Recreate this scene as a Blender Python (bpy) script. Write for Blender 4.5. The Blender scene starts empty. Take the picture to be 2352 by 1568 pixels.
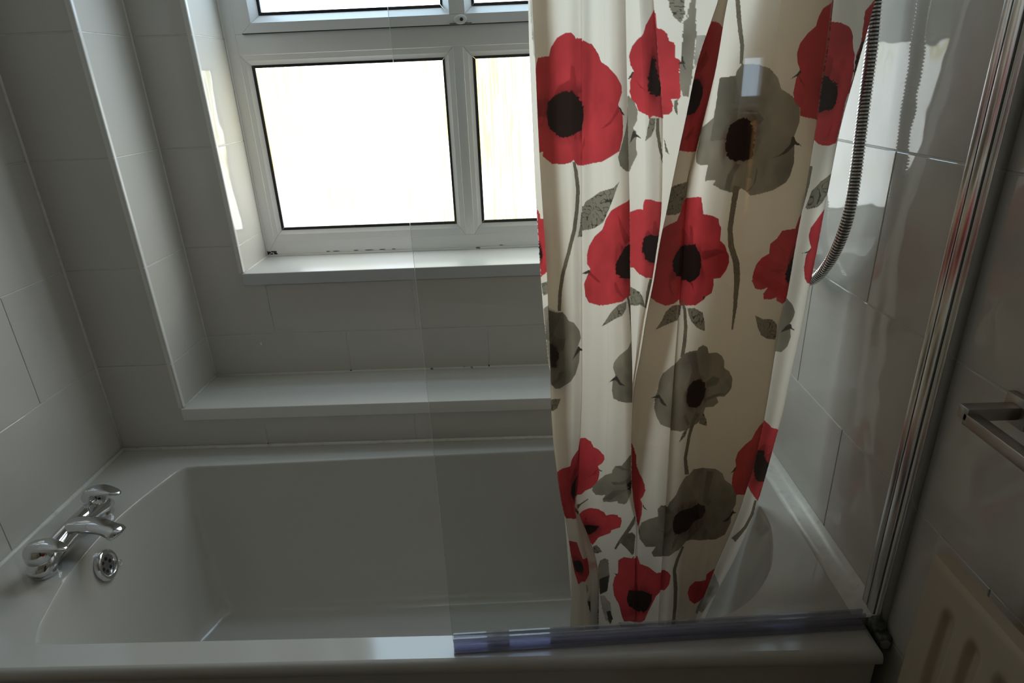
import bpy, bmesh, math
import numpy as np
from mathutils import Vector, Matrix

S = bpy.context.scene
COL = S.collection
# ------------------------------------------------------------------ camera
cam_d = bpy.data.cameras.new('camera'); cam = bpy.data.objects.new('camera', cam_d); COL.objects.link(cam)
cam_d.sensor_width = 36.0; cam_d.lens = 1425.34 / 2352 * 36; cam_d.clip_start = 0.02
RX = (0.99922, 0.007017, -0.038869); DN = (-0.033075, -0.38924, -0.920543); FW = (-0.021588, 0.92111, -0.388704)
cam.matrix_world = Matrix(((RX[0], -DN[0], -FW[0], 1.123), (RX[1], -DN[1], -FW[1], -0.757), (RX[2], -DN[2], -FW[2], 1.45), (0, 0, 0, 1)))
S.camera = cam
# ------------------------------------------------------------------ world, light, exposure
W = bpy.data.worlds.new('sky'); S.world = W; W.use_nodes = True
wn = W.node_tree.nodes; bg = wn['Background']
bg.inputs['Color'].default_value = (0.62, 0.78, 1.0, 1); bg.inputs['Strength'].default_value = 4.0
WINDOW_LIGHT = 4.2
sun_d = bpy.data.lights.new('sun', 'SUN'); sun_d.energy = 10.0; sun_d.angle = 0.01; sun_d.color = (1.0, 0.93, 0.82)
sun = bpy.data.objects.new('sun', sun_d); COL.objects.link(sun); sun.rotation_euler = Vector((0.6, 0.6, 0.5)).to_track_quat('Z', 'Y').to_euler()
S.view_settings.view_transform = 'Standard'; S.view_settings.look = 'None'
S.view_settings.exposure = 0.0; S.view_settings.gamma = 1.0; S.view_settings.use_curve_mapping = False
S.cycles.use_denoising = True
S.cycles.max_bounces = 14; S.cycles.diffuse_bounces = 6; S.cycles.glossy_bounces = 5
S.cycles.transparent_max_bounces = 16; S.cycles.transmission_bounces = 8
S.cycles.caustics_reflective = False; S.cycles.caustics_refractive = False
S.cycles.sample_clamp_indirect = 6.0

# ------------------------------------------------------------------ materials
def mat(name, col, rough=0.4, metal=0.0, spec=0.5, bump=None, noise=None, coat=0.0):
    m = bpy.data.materials.new(name); m.use_nodes = True
    nt = m.node_tree; p = nt.nodes['Principled BSDF']
    p.inputs['Base Color'].default_value = (*col, 1); p.inputs['Roughness'].default_value = rough
    p.inputs['Metallic'].default_value = metal; p.inputs['Specular IOR Level'].default_value = spec
    p.inputs['Coat Weight'].default_value = coat
    tc = nt.nodes.new('ShaderNodeTexCoord')
    geo = nt.nodes.new('ShaderNodeNewGeometry')
    if noise:   # (scale, colour2, low, high)
        n = nt.nodes.new('ShaderNodeTexNoise'); n.inputs['Scale'].default_value = noise[0]; n.inputs['Detail'].default_value = 4
        r = nt.nodes.new('ShaderNodeValToRGB'); r.color_ramp.elements[0].position = noise[2]; r.color_ramp.elements[1].position = noise[3]
        r.color_ramp.elements[0].color = (*col, 1); r.color_ramp.elements[1].color = (*noise[1], 1)
        nt.links.new(geo.outputs['Position'], n.inputs['Vector']); nt.links.new(n.outputs['Fac'], r.inputs['Fac'])
        nt.links.new(r.outputs['Color'], p.inputs['Base Color'])
    if bump:    # (scale, distance)
        n = nt.nodes.new('ShaderNodeTexNoise'); n.inputs['Scale'].default_value = bump[0]; n.inputs['Detail'].default_value = 1.5
        b = nt.nodes.new('ShaderNodeBump'); b.inputs['Strength'].default_value = 1.0; b.inputs['Distance'].default_value = bump[1]
        nt.links.new(geo.outputs['Position'], n.inputs['Vector']); nt.links.new(n.outputs['Fac'], b.inputs['Height'])
        nt.links.new(b.outputs['Normal'], p.inputs['Normal'])
    return m
M_TILE = mat('white_glazed_tile', (0.62, 0.595, 0.55), 0.05, bump=(9.0, 0.0028), noise=(3.0, (0.59, 0.565, 0.52), 0.35, 0.75))
M_GROUT = mat('pale_grout', (0.78, 0.76, 0.72), 0.8, noise=(30.0, (0.62, 0.60, 0.55), 0.45, 0.8))
M_TRIM = mat('white_plastic_trim', (0.76, 0.745, 0.71), 0.18)
M_SILL = mat('satin_white_board', (0.59, 0.60, 0.61), 0.32)
M_SEAL = mat('white_silicone', (0.82, 0.81, 0.77), 0.3, noise=(60.0, (0.68, 0.64, 0.55), 0.5, 0.8))
M_MOULD = mat('mouldy_silicone', (0.78, 0.77, 0.72), 0.5, noise=(16.0, (0.05, 0.045, 0.035), 0.67, 0.70))
M_UPVC = mat('white_upvc', (0.82, 0.81, 0.79), 0.2, bump=(60.0, 0.0001))
M_GASKET_GROOVE = mat('black_rubber_gasket_groove_shade', (0.012, 0.008, 0.012), 0.5)
M_BATH = mat('white_acrylic', (0.58, 0.56, 0.52), 0.10, bump=(4.0, 0.0012))
M_CHROME = mat('chrome', (0.72, 0.73, 0.75), 0.06, 1.0)
M_HOSE = mat('chrome_hose', (0.80, 0.78, 0.76), 0.16, 1.0)
M_ALU = mat('satin_aluminium', (0.62, 0.63, 0.65), 0.20, 1.0)
M_ALUD = mat('dark_aluminium', (0.42, 0.42, 0.43), 0.28, 1.0)
M_BRUSH = mat('brushed_steel', (0.42, 0.40, 0.38), 0.32, 1.0)
M_BLACK = mat('black_rubber', (0.01, 0.01, 0.013), 0.45)
M_DPLAST = mat('dark_grey_plastic', (0.07, 0.075, 0.07), 0.3, noise=(90.0, (0.20, 0.20, 0.18), 0.5, 0.7))
M_RED = mat('red_plastic', (0.55, 0.01, 0.02), 0.3)
M_RAD = mat('cream_radiator_enamel', (0.47, 0.39, 0.29), 0.3)
M_PAINT = mat('matt_cream_paint', (0.48, 0.40, 0.30), 0.8)
M_CEIL = mat('matt_white_paint', (0.58, 0.54, 0.46), 0.9)
M_FLOOR = mat('vinyl_floor', (0.07, 0.05, 0.035), 0.5, noise=(6.0, (0.10, 0.075, 0.055), 0.3, 0.7))
M_CARPET = mat('beige_carpet', (0.42, 0.34, 0.25), 0.95)
M_OAK = mat('golden_oak', (0.42, 0.22, 0.07), 0.35, noise=(14.0, (0.30, 0.14, 0.04), 0.35, 0.7))

def thin_glass(name, tint, refl=1.0, haze=0.0):
    m = bpy.data.materials.new(name); m.use_nodes = True; nt = m.node_tree
    for n in list(nt.nodes): nt.nodes.remove(n)
    o = nt.nodes.new('ShaderNodeOutputMaterial'); t = nt.nodes.new('ShaderNodeBsdfTransparent'); g = nt.nodes.new('ShaderNodeBsdfGlossy')
    t.inputs['Color'].default_value = (*tint, 1); g.inputs['Roughness'].default_value = 0.015; g.inputs['Color'].default_value = (1, 1, 1, 1)
    f = nt.nodes.new('ShaderNodeFresnel'); f.inputs['IOR'].default_value = 1.5
    ge = nt.nodes.new('ShaderNodeNewGeometry')
    k = nt.nodes.new('ShaderNodeMath'); k.operation = 'MULTIPLY'; k.inputs[1].default_value = refl
    # the far face of a thin pane reflects like the near one, so feed the fresnel a front facing normal
    v = nt.nodes.new('ShaderNodeVectorMath'); v.operation = 'SCALE'
    s = nt.nodes.new('ShaderNodeMath'); s.operation = 'MULTIPLY_ADD'; s.inputs[1].default_value = -2.0; s.inputs[2].default_value = 1.0
    lw = nt.nodes.new('ShaderNodeLayerWeight'); lw.inputs['Blend'].default_value = 0.5
    # Schlick from the facing term
    pw = nt.nodes.new('ShaderNodeMath'); pw.operation = 'POWER'; pw.inputs[1].default_value = 5.0
    sc = nt.nodes.new('ShaderNodeMath'); sc.operation = 'MULTIPLY_ADD'; sc.inputs[1].default_value = 0.96; sc.inputs[2].default_value = 0.04
    nt.links.new(lw.outputs['Facing'], pw.inputs[0]); nt.links.new(pw.outputs[0], sc.inputs[0]); nt.links.new(sc.outputs[0], k.inputs[0])
    for x in (f, ge, v, s): nt.nodes.remove(x)
    mx = nt.nodes.new('ShaderNodeMixShader')
    nt.links.new(k.outputs[0], mx.inputs[0]); nt.links.new(t.outputs[0], mx.inputs[1]); nt.links.new(g.outputs[0], mx.inputs[2])
    last = mx
    if haze:
        d = nt.nodes.new('ShaderNodeBsdfDiffuse'); d.inputs['Color'].default_value = (0.75, 0.76, 0.76, 1)
        m2 = nt.nodes.new('ShaderNodeMixShader'); m2.inputs[0].default_value = haze
        nt.links.new(mx.outputs[0], m2.inputs[1]); nt.links.new(d.outputs[0], m2.inputs[2]); last = m2
    nt.links.new(last.outputs[0], o.inputs['Surface'])
    return m
M_GLASS = thin_glass('clear_screen_glass', (0.955, 0.965, 0.955), 1.0, 0.012)
M_GEDGE = mat('polished_glass_edge', (0.82, 0.84, 0.78), 0.15)
M_PANE = thin_glass('clear_window_glass', (0.97, 0.98, 0.97), 1.0)
M_SEALP = thin_glass('clear_plastic_seal', (0.74, 0.74, 0.82), 1.0, 0.16)

def frosted(name, tint, streak, strength):      # reeded obscure glazing glowing with the daylight behind it
    m = bpy.data.materials.new(name); m.use_nodes = True; nt = m.node_tree
    p = nt.nodes['Principled BSDF']
    p.inputs['Base Color'].default_value = (0.6, 0.6, 0.58, 1); p.inputs['Roughness'].default_value = 0.25
    ge = nt.nodes.new('ShaderNodeNewGeometry')
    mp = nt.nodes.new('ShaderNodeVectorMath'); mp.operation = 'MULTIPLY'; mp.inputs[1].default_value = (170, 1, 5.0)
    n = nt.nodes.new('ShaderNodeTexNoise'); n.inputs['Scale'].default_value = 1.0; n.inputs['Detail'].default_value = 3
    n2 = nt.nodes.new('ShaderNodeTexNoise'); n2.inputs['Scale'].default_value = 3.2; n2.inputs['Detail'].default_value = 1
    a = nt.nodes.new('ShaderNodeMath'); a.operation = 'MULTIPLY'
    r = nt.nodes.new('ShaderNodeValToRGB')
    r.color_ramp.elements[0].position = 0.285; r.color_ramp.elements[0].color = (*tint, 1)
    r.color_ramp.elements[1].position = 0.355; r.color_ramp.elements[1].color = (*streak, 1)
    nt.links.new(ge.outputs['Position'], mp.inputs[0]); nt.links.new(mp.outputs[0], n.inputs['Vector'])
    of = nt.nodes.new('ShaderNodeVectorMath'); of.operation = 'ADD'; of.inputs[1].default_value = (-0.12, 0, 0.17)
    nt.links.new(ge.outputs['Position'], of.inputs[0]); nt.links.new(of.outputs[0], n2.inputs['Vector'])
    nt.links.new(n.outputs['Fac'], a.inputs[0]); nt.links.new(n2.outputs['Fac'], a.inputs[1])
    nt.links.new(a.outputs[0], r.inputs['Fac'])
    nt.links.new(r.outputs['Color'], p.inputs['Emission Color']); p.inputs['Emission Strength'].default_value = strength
    return m
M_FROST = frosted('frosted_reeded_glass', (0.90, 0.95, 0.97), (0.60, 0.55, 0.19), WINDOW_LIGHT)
M_FROSTU = frosted('frosted_upper_glass', (0.62, 0.84, 1.04), (0.60, 0.80, 1.0), WINDOW_LIGHT * 1.5)

def curtain_material():
    m = bpy.data.materials.new('printed_curtain_fabric'); m.use_nodes = True; nt = m.node_tree
    p = nt.nodes['Principled BSDF']; o = nt.nodes['Material Output']
    p.inputs['Roughness'].default_value = 0.5; p.inputs['Specular IOR Level'].default_value = 0.3
    at = nt.nodes.new('ShaderNodeAttribute'); at.attribute_name = 'print'
    t = nt.nodes.new('ShaderNodeBsdfTranslucent'); mx = nt.nodes.new('ShaderNodeMixShader'); mx.inputs[0].default_value = 0.69
    n = nt.nodes.new('ShaderNodeTexNoise'); n.inputs['Scale'].default_value = 26; n.inputs['Detail'].default_value = 3
    ge = nt.nodes.new('ShaderNodeNewGeometry'); b = nt.nodes.new('ShaderNodeBump'); b.inputs['Distance'].default_value = 0.0012; b.inputs['Strength'].default_value = 0.6
    mp = nt.nodes.new('ShaderNodeVectorMath'); mp.operation = 'MULTIPLY'; mp.inputs[1].default_value = (1.6, 1.6, 0.35)
    nt.links.new(ge.outputs['Position'], mp.inputs[0]); nt.links.new(mp.outputs[0], n.inputs['Vector']); nt.links.new(n.outputs['Fac'], b.inputs['Height'])
    nt.links.new(b.outputs['Normal'], p.inputs['Normal'])
    nt.links.new(at.outputs['Color'], p.inputs['Base Color']); tw = nt.nodes.new('ShaderNodeMix'); tw.data_type = 'RGBA'; tw.blend_type = 'MULTIPLY'; tw.inputs[0].default_value = 1.0; tw.inputs[7].default_value = (1.0, 0.905, 0.80, 1); nt.links.new(at.outputs['Color'], tw.inputs[6]); nt.links.new(tw.outputs[2], t.inputs['Color'])
    nt.links.new(p.outputs[0], mx.inputs[1]); nt.links.new(t.outputs[0], mx.inputs[2]); nt.links.new(mx.outputs[0], o.inputs['Surface'])
    return m
M_CURT = curtain_material()

# ------------------------------------------------------------------ helpers
def link(name, me, parent=None):
    o = bpy.data.objects.new(name, me); COL.objects.link(o)
    if parent is not None: o.parent = parent
    return o
def obj(name, bm, m, parent=None, smooth=False, ang=None):
    me = bpy.data.meshes.new(name)
    bmesh.ops.recalc_face_normals(bm, faces=bm.faces)
    bm.to_mesh(me); bm.free()
    ms = m if isinstance(m, (list, tuple)) else [m]
    for x in ms: me.materials.append(x)
    if smooth:
        me.polygons.foreach_set('use_smooth', [True] * len(me.polygons))
        if ang: me.set_sharp_from_angle(angle=math.radians(ang))
    return link(name, me, parent)
def tag(o, label=None, cat=None, group=None, kind=None):
    if label: o['label'] = label
    if cat: o['category'] = cat
    if group: o['group'] = group
    if kind: o['kind'] = kind
    return o
def empty(name, loc=(0, 0, 0)):
    o = link(name, None); o.location = loc; o.empty_display_size = 0.05
    return o
def box(bm, x0, x1, y0, y1, z0, z1, bev=0.0, seg=2):
    r = bmesh.ops.create_cube(bm, size=1.0)
    vs = r['verts']
    for v in vs:
        v.co = Vector(((x0 + x1) / 2 + v.co.x * (x1 - x0), (y0 + y1) / 2 + v.co.y * (y1 - y0), (z0 + z1) / 2 + v.co.z * (z1 - z0)))
    if bev:
        es = list({e for v in vs for e in v.link_edges})
        bmesh.ops.bevel(bm, geom=es, offset=bev, segments=seg, affect='EDGES', profile=0.5)
def boxobj(name, m, parent, *a, bev=0.0, seg=2):
    bm = bmesh.new(); box(bm, *a, bev=bev, seg=seg)
    return obj(name, bm, m, parent, smooth=bool(bev), ang=50)
def loft(bm, rings, closed=True, caps=True):
    vr = [[bm.verts.new(p) for p in r] for r in rings]
    n = len(vr[0])
    for a, b in zip(vr, vr[1:]):
        for i in range(n if closed else n - 1):
            j = (i + 1) % n
            bm.faces.new((a[i], a[j], b[j], b[i]))
    if caps:
        bm.faces.new(vr[0][::-1]); bm.faces.new(vr[-1])
    return vr
def catmull(P, n):
    P = [Vector(p) for p in P]; Q = [P[0] * 2 - P[1]] + P + [P[-1] * 2 - P[-2]]; out = []
    for i in range(1, len(Q) - 2):
        for k in range(n):
            t = k / n; a, b, c, d = Q[i - 1], Q[i], Q[i + 1], Q[i + 2]
            out.append(0.5 * ((2 * b) + (c - a) * t + (2 * a - 5 * b + 4 * c - d) * t * t + (3 * b - a - 3 * c + d) * t ** 3))
    out.append(P[-1]); return out
def sweep(bm, path, rad, seg=16, up=Vector((0, 0, 1)), caps=True):
    """tube along path; rad(i) -> (half width sideways, half height along up)"""
    rings = []
    n = len(path)
    for i, p in enumerate(path):
        t = (path[min(i + 1, n - 1)] - path[max(i - 1, 0)]).normalized()
        s = t.cross(up)
        if s.length < 1e-4: s = t.cross(Vector((0, 1, 0)))
        s.normalize(); w = s.cross(t).normalized(); a, b = rad(i)
        rings.append([p + s * (a * math.cos(k * 2 * math.pi / seg)) + w * (b * math.sin(k * 2 * math.pi / seg)) for k in range(seg)])
    loft(bm, rings, True, caps)
def lathe(bm, prof, axis, org, seg=28):
    """prof list of (r, h) about axis through org"""
    ax = Vector(axis).normalized(); s = ax.orthogonal().normalized(); t = ax.cross(s); org = Vector(org)
    rings = [[org + ax * h + (s * math.cos(k * 2 * math.pi / seg) + t * math.sin(k * 2 * math.pi / seg)) * max(r, 1e-5) for k in range(seg)] for r, h in prof]
    loft(bm, rings, True, True)

# ------------------------------------------------------------------ tiles
XR = 1.73; ZJ = 0.802; TH = 0.259; TW = 0.408
PROUD = 0.0012; GAP = 0.0026
tile_cache = {}
def tile_mesh(w, h, flip):
    key = (round(w, 4), round(h, 4), flip)
    if key in tile_cache: return tile_cache[key]
    b = 0.0010; d = PROUD
    v = [(0, 0, 0), (w, 0, 0), (w, h, 0), (0, h, 0), (0, 0, d - b * .7), (w, 0, d - b * .7), (w, h, d - b * .7), (0, h, d - b * .7),
         (b, b, d), (w - b, b, d), (w - b, h - b, d), (b, h - b, d)]
    f = [(3, 2, 1, 0), (8, 9, 10, 11)] + [(i, (i + 1) % 4, 4 + (i + 1) % 4, 4 + i) for i in range(4)] + [(4 + i, 4 + (i + 1) % 4, 8 + (i + 1) % 4, 8 + i) for i in range(4)]
    if flip: f = [q[::-1] for q in f]
    me = bpy.data.meshes.new('tile'); me.from_pydata(v, [], f); me.materials.append(M_TILE); me.update()
    tile_cache[key] = me; return me
def tile_plane(parent, O, U, N, region, rows, joints):
    """tile a vertical plane. O at u=0,z=0; U horizontal, N outward. region (u0,u1,z0,z1); joints(row index)-> list of u"""
    O = Vector(O); U = Vector(U); N = Vector(N); Z = Vector((0, 0, 1))
    flip = U.cross(Z).dot(N) < 0
    rot = Matrix((U, Z, N)).transposed().to_4x4()
    for r, (za, zb) in enumerate(rows):
        a, b = max(za, region[2]), min(zb, region[3])
        if b - a < 0.012: continue
        js = sorted([j for j in joints(r) if region[0] + 0.012 < j < region[1] - 0.012])
        us = [region[0]] + js + [region[1]]
        for u0, u1 in zip(us, us[1:]):
            w, h = u1 - u0 - GAP, b - a - GAP
            o = link('tile', tile_mesh(w, h, flip), parent)
            M = rot.copy(); M.translation = O + U * (u0 + GAP / 2) + Z * (a + GAP / 2) - N * PROUD
            o.matrix_local = M
ROWS = [(ZJ + (k) * TH, ZJ + (k + 1) * TH) for k in range(-4, 7)]      # row 4 starts at z=.802
def bond(p0, p1):            # joint offsets for odd and even rows
    return lambda r: [(p0 if r % 2 == 0 else p1) + k * TW for k in range(-6, 8)]

# ------------------------------------------------------------------ room shell
SHELL = PROUD + 0.0004
T = 0.10
def structure(name, label, cat, bm, m, **k):
    return tag(obj(name, bm, m, **k), label, cat, kind='structure')
YF = -1.62; ZC = 2.35
bm = bmesh.new(); box(bm, -T, XR + T, YF - T, 1.2, -0.1, 0.0)
structure('floor', 'brown vinyl bathroom floor below the bath', 'floor', bm, M_FLOOR)
bm = bmesh.new(); box(bm, -T, XR + T, YF - T, 1.2, ZC, ZC + 0.1)
structure('ceiling', 'plain white bathroom ceiling', 'ceiling', bm, M_CEIL)
bm = bmesh.new(); box(bm, -T, -SHELL, YF, 1.1, 0, ZC)
wl = structure('wall_left', 'white tiled left wall beside the taps', 'wall', bm, M_GROUT)
tile_plane(wl, (0, 0, 0), (0, 1, 0), (1, 0, 0), (-0.35, 0.70, 0.50, ZC), ROWS, bond(0.498, 0.294))
boxobj('plain_wall_face', M_PAINT, wl, -SHELL - 0.002, -0.0002, YF, -0.352, 0, ZC)
bm = bmesh.new(); box(bm, -T, XR + T, YF - T, YF, 0, ZC)
structure('wall_front', 'plain painted wall behind the viewer', 'wall', bm, M_PAINT)
# right wall with the doorway to the landing
DY0, DY1, DZ = -1.40, -0.585, 2.02
bm = bmesh.new()
box(bm, XR + SHELL, XR + T, DY1, 1.1, 0, ZC); box(bm, XR + SHELL, XR + T, YF, DY0, 0, ZC); box(bm, XR + SHELL, XR + T, DY0, DY1, DZ, ZC)
wr = structure('wall_right', 'white tiled right wall with the radiator and towel rail', 'wall', bm, M_GROUT)
tile_plane(wr, (XR, 0, 0), (0, 1, 0), (-1, 0, 0), (-0.53, 0.70, 0.0, ZC), ROWS, bond(0.495, 0.287))
tile_plane(wr, (XR, 0, 0), (0, 1, 0), (-1, 0, 0), (0.70, 0.897, 0.673, ZC), ROWS, bond(0.495, 0.287))
# back wall with its two stepped recesses
X1, Y0, Y1, Y2 = 0.200, 0.700, 0.897, 1.078
X2A, X2B = 0.347, 1.590
ZL, ZS, ZH = 0.673, 0.984, 2.06
bm = bmesh.new(); e = SHELL
box(bm, 0, X1 - e, Y0 + e, Y1 + e, 0, ZC)                 # projecting strip left of the recess
box(bm, X1 - e, XR + e, Y0 + e, Y1 + e, 0, ZL - 0.035)      # below the ledge
box(bm, X1 - e, X2A - e, Y1 + e, 1.2, 0, ZC)
box(bm, X2B + e, XR + e, Y1 + e, 1.2, 0, ZC)
box(bm, X2A - e, X2B + e, Y1 + e, 1.2, 0, ZS - 0.034)
box(bm, X2A - e, X2B + e, Y1 + e, 1.2, ZH + e, ZC)
box(bm, 0, X1 - e, Y1 + e, 1.2, 0, ZC)
wb = structure('wall_back', 'white tiled back wall with stepped recess around the window', 'wall', bm, M_GROUT)
tile_plane(wb, (0, Y0, 0), (1, 0, 0), (0, -1, 0), (0, X1, ZJ, ZC), ROWS, lambda r: [])
tile_plane(wb, (0, Y0, 0), (1, 0, 0), (0, -1, 0), (0.409, XR, 0.55, ZL - 0.036), ROWS, bond(0.817, 0.409))
tile_plane(wb, (X1, 0, 0), (0, 1, 0), (1, 0, 0), (Y0, Y1, ZL, ZC), ROWS, lambda r: [])
pb = bond(0.606, 0.402)
tile_plane(wb, (0, Y1, 0), (1, 0, 0), (0, -1, 0), (X1, X2A, ZJ + TH, ZC), ROWS, lambda r: [])
tile_plane(wb, (0, Y1, 0), (1, 0, 0), (0, -1, 0), (X1, XR, ZL, ZJ), ROWS, lambda r: pb(r + 1))
zc = ZS - 0.035; g_ = GAP / 2
def shaped_tile(Q, y):
    bm = bmesh.new(); n = len(Q)
    fr_ = [bm.verts.new((x, y, z)) for x, z in Q]; bk_ = [bm.verts.new((x, y + PROUD, z)) for x, z in Q]
    bm.faces.new(fr_); bm.faces.new(bk_[::-1])
    for i in range(n): bm.faces.new((fr_[i], bk_[i], bk_[(i + 1) % n], fr_[(i + 1) % n]))
    obj('tile', bm, M_TILE, wb)
shaped_tile([(X1 + g_, ZJ + g_), (0.402 - g_, ZJ + g_), (0.402 - g_, zc), (X2A, zc), (X2A, ZJ + TH - g_), (X1 + g_, ZJ + TH - g_)], Y1)
shaped_tile([(g_, 0.55), (0.409 - g_, 0.55), (0.409 - g_, ZL - 0.036), (X1, ZL - 0.036), (X1, ZJ - g_), (g_, ZJ - g_)], Y0)
tile_plane(wb, (0, Y1, 0), (1, 0, 0), (0, -1, 0), (X2B, XR, ZJ, ZC), ROWS, lambda r: [])
tile_plane(wb, (0, Y1, 0), (1, 0, 0), (0, -1, 0), (0.402, X2B, ZJ, ZS - 0.035), ROWS, lambda r: pb(r + 1))
tile_plane(wb, (0, Y1, 0), (1, 0, 0), (0, -1, 0), (X2A, X2B, ZH, ZC), ROWS, bond(0.606, 0.402))
tile_plane(wb, (X2A, 0, 0), (0, 1, 0), (1, 0, 0), (Y1, Y2, ZS, ZH), ROWS, lambda r: [])
tile_plane(wb, (X2B, 0, 0), (0, 1, 0), (-1, 0, 0), (Y1, Y2, ZS, ZH), ROWS, lambda r: [])
bm = bmesh.new(); box(bm, X2A, X2B, Y1, Y2, ZH, ZH + 0.01); obj('reveal_head', bm, M_TRIM, wb)
# quadrant trims on the outer corners of the two recesses
def corner_trim(x, y, z0, z1, parent, r=0.006):
    bm = bmesh.new(); ring = []
    pts = [(0.0, 0.004), (-0.0, 0)] 
    prof = [(0.006, 0.0045), (0.0, 0.0)]
    n = 6
    c = [(x + r * (1 - math.cos(a)) - r * 0.15 - 0.0, y + r * (1 - math.sin(a)) - r * 0.15) for a in [i * math.pi / 2 / n for i in range(n + 1)]]
    # quarter round: from the reveal face (x) round to the front face (y)
    cx, cy = x - r, y + r
    c = [(cx + (r + .0008) * math.cos(a), cy - (r + .0008) * math.sin(a)) for a in [i * math.pi / 2 / n for i in range(n + 1)]]
    c = [(x + .0008, y + 0.011)] + c + [(x - 0.011, y - .0008), (x - 0.011, y + 0.011)]
    loft(bm, [[(px, py, z0) for px, py in c], [(px, py, z1) for px, py in c]])
    return obj('corner_trim', bm, M_TRIM, parent, smooth=True, ang=60)
corner_trim(X1, Y0, ZL, ZC, wb); corner_trim(X2A, Y1, ZS, ZH, wb)
# ledge and sill boards
bm = bmesh.new(); box(bm, X1 - 0.004, XR, Y0 - 0.007, Y1 - 0.001, ZL - 0.035, ZL, bev=0.0022)
structure('trim_1', 'white ledge board across the lower step of the recess', 'ledge', bm, M_TRIM, smooth=True, ang=50)
bm = bmesh.new(); box(bm, X2A - 0.002, X2B, Y1 - 0.007, Y2 + 0.02, ZS - 0.034, ZS, bev=0.0022)
structure('trim_2', 'white window sill board below the frosted window', 'sill', bm, M_SILL, smooth=True, ang=50)
# silicone beads
def bead(name, pts, r, m, parent):
    bm = bmesh.new(); sweep(bm, [Vector(p) for p in pts], lambda i: (r, r), 8)
    return obj(name, bm, m, parent, smooth=True)
bead('sealant_bead', [(X1, Y1 - .002, ZL + .001), (1.0, Y1 - .002, ZL + .001), (XR, Y1 - .002, ZL + .001)], 0.0045, M_MOULD, wb)
bead('sealant_bead', [(X1 + .001, Y0, ZL + .001), (X1 + .001, Y1, ZL + .001)], 0.003, M_SEAL, wb)
bead('sealant_bead', [(X2A + .001, Y1, ZS), (X2A + .001, Y2, ZS)], 0.0025, M_MOULD, wb)
bead('sealant_bead', [(0.001, 0.699, 0.55), (0.001, 0.699, 1.4), (0.001, 0.699, ZC)], 0.004, M_SEAL, wl)
bead('sealant_bead', [(X1, Y1 - .001, ZL), (X1, Y1 - .001, 1.4), (X1, Y1 - .001, ZC)], 0.0028, M_SEAL, wb)

for x, y, z, w, h in ((0.606, Y1, ZL, 0.008, 0.009), (0.846, Y1, ZL, 0.018, 0.004), (0.868, Y1, ZL, 0.034, 0.0025), (0.915, Y1, ZL, 0.014, 0.003), (1.014, Y1, ZL, 0.005, 0.012), (0.409, Y0, 0.552, 0.004, 0.010)):
    bm = bmesh.new(); lathe(bm, [(0, 0), (0.5, 0), (0.42, 0.3), (0, 0.35)], (0, -1, 0), (0, 0, 0), 9)
    for i, v in enumerate(bm.verts): v.co = Vector((v.co.x * w * (1 + .25 * math.sin(i * 2.3)) + x, v.co.y * 0.004 + y - 0.0036, v.co.z * h + z + h * .3))
    obj('mould_spot', bm, M_BLACK, wb)
# ------------------------------------------------------------------ window
win = tag(empty('window_1', (0.97, Y2, ZS)), 'white plastic framed window with frosted panes above the bath', 'window', kind='structure')
def wpart(name, m, *a, bev=0.0):
    o = boxobj(name, m, win, *a, bev=bev); o.matrix_parent_inverse = Matrix.Translation((-0.97, -Y2, -ZS)); return o
def wobj(name, bm, m, **k):
    o = obj(name, bm, m, win, **k); o.matrix_parent_inverse = Matrix.Translation((-0.97, -Y2, -ZS)); return o
YP = 1.092                   # plane of the panes
FB = Y2 - 0.002              # face of the fixed frame
def ring_frame(name, outer, inner, y0, y1, m, bev_in=None):
    """mitred rectangular frame: four separate lengths; outer/inner (x0,x1,z0,z1)"""
    ox0, ox1, oz0, oz1 = outer; ix0, ix1, iz0, iz1 = inner
    Oc = [(ox0, oz0), (ox1, oz0), (ox1, oz1), (ox0, oz1)]; Ic = [(ix0, iz0), (ix1, iz0), (ix1, iz1), (ix0, iz1)]
    for i in range(4):
        j = (i + 1) % 4; g = 0.0004
        a, b, c, d = map(Vector, (Oc[i], Oc[j], Ic[j], Ic[i]))
        dr = (b - a).normalized(); a = a + dr * g; d = d + dr * g; b = b - dr * g; c = c - dr * g
        yi = y0 if bev_in is None else bev_in
        bm = bmesh.new()
        f = [bm.verts.new((p.x, y, p.y)) for p, y in ((a, y0), (b, y0), (c, yi), (d, yi))]
        k = [bm.verts.new((p.x, y1, p.y)) for p in (a, b, c, d)]
        bm.faces.new(f); bm.faces.new(k[::-1])
        for q in range(4): bm.faces.new((f[q], k[q], k[(q + 1) % 4], f[(q + 1) % 4]))
        wobj(name, bm, m)
FX0, FX1, FZ0, FZ1 = X2A, X2B, ZS, ZH
PL = (0.403, 0.929, 1.060, 1.511)        # lower left glass
PR = (1.006, 1.535, 1.060, 1.511)
UL = (0.447, 0.934, 1.631, 1.985)        # upper sash glass
UR = (1.011, 1.492, 1.631, 1.985)
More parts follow.
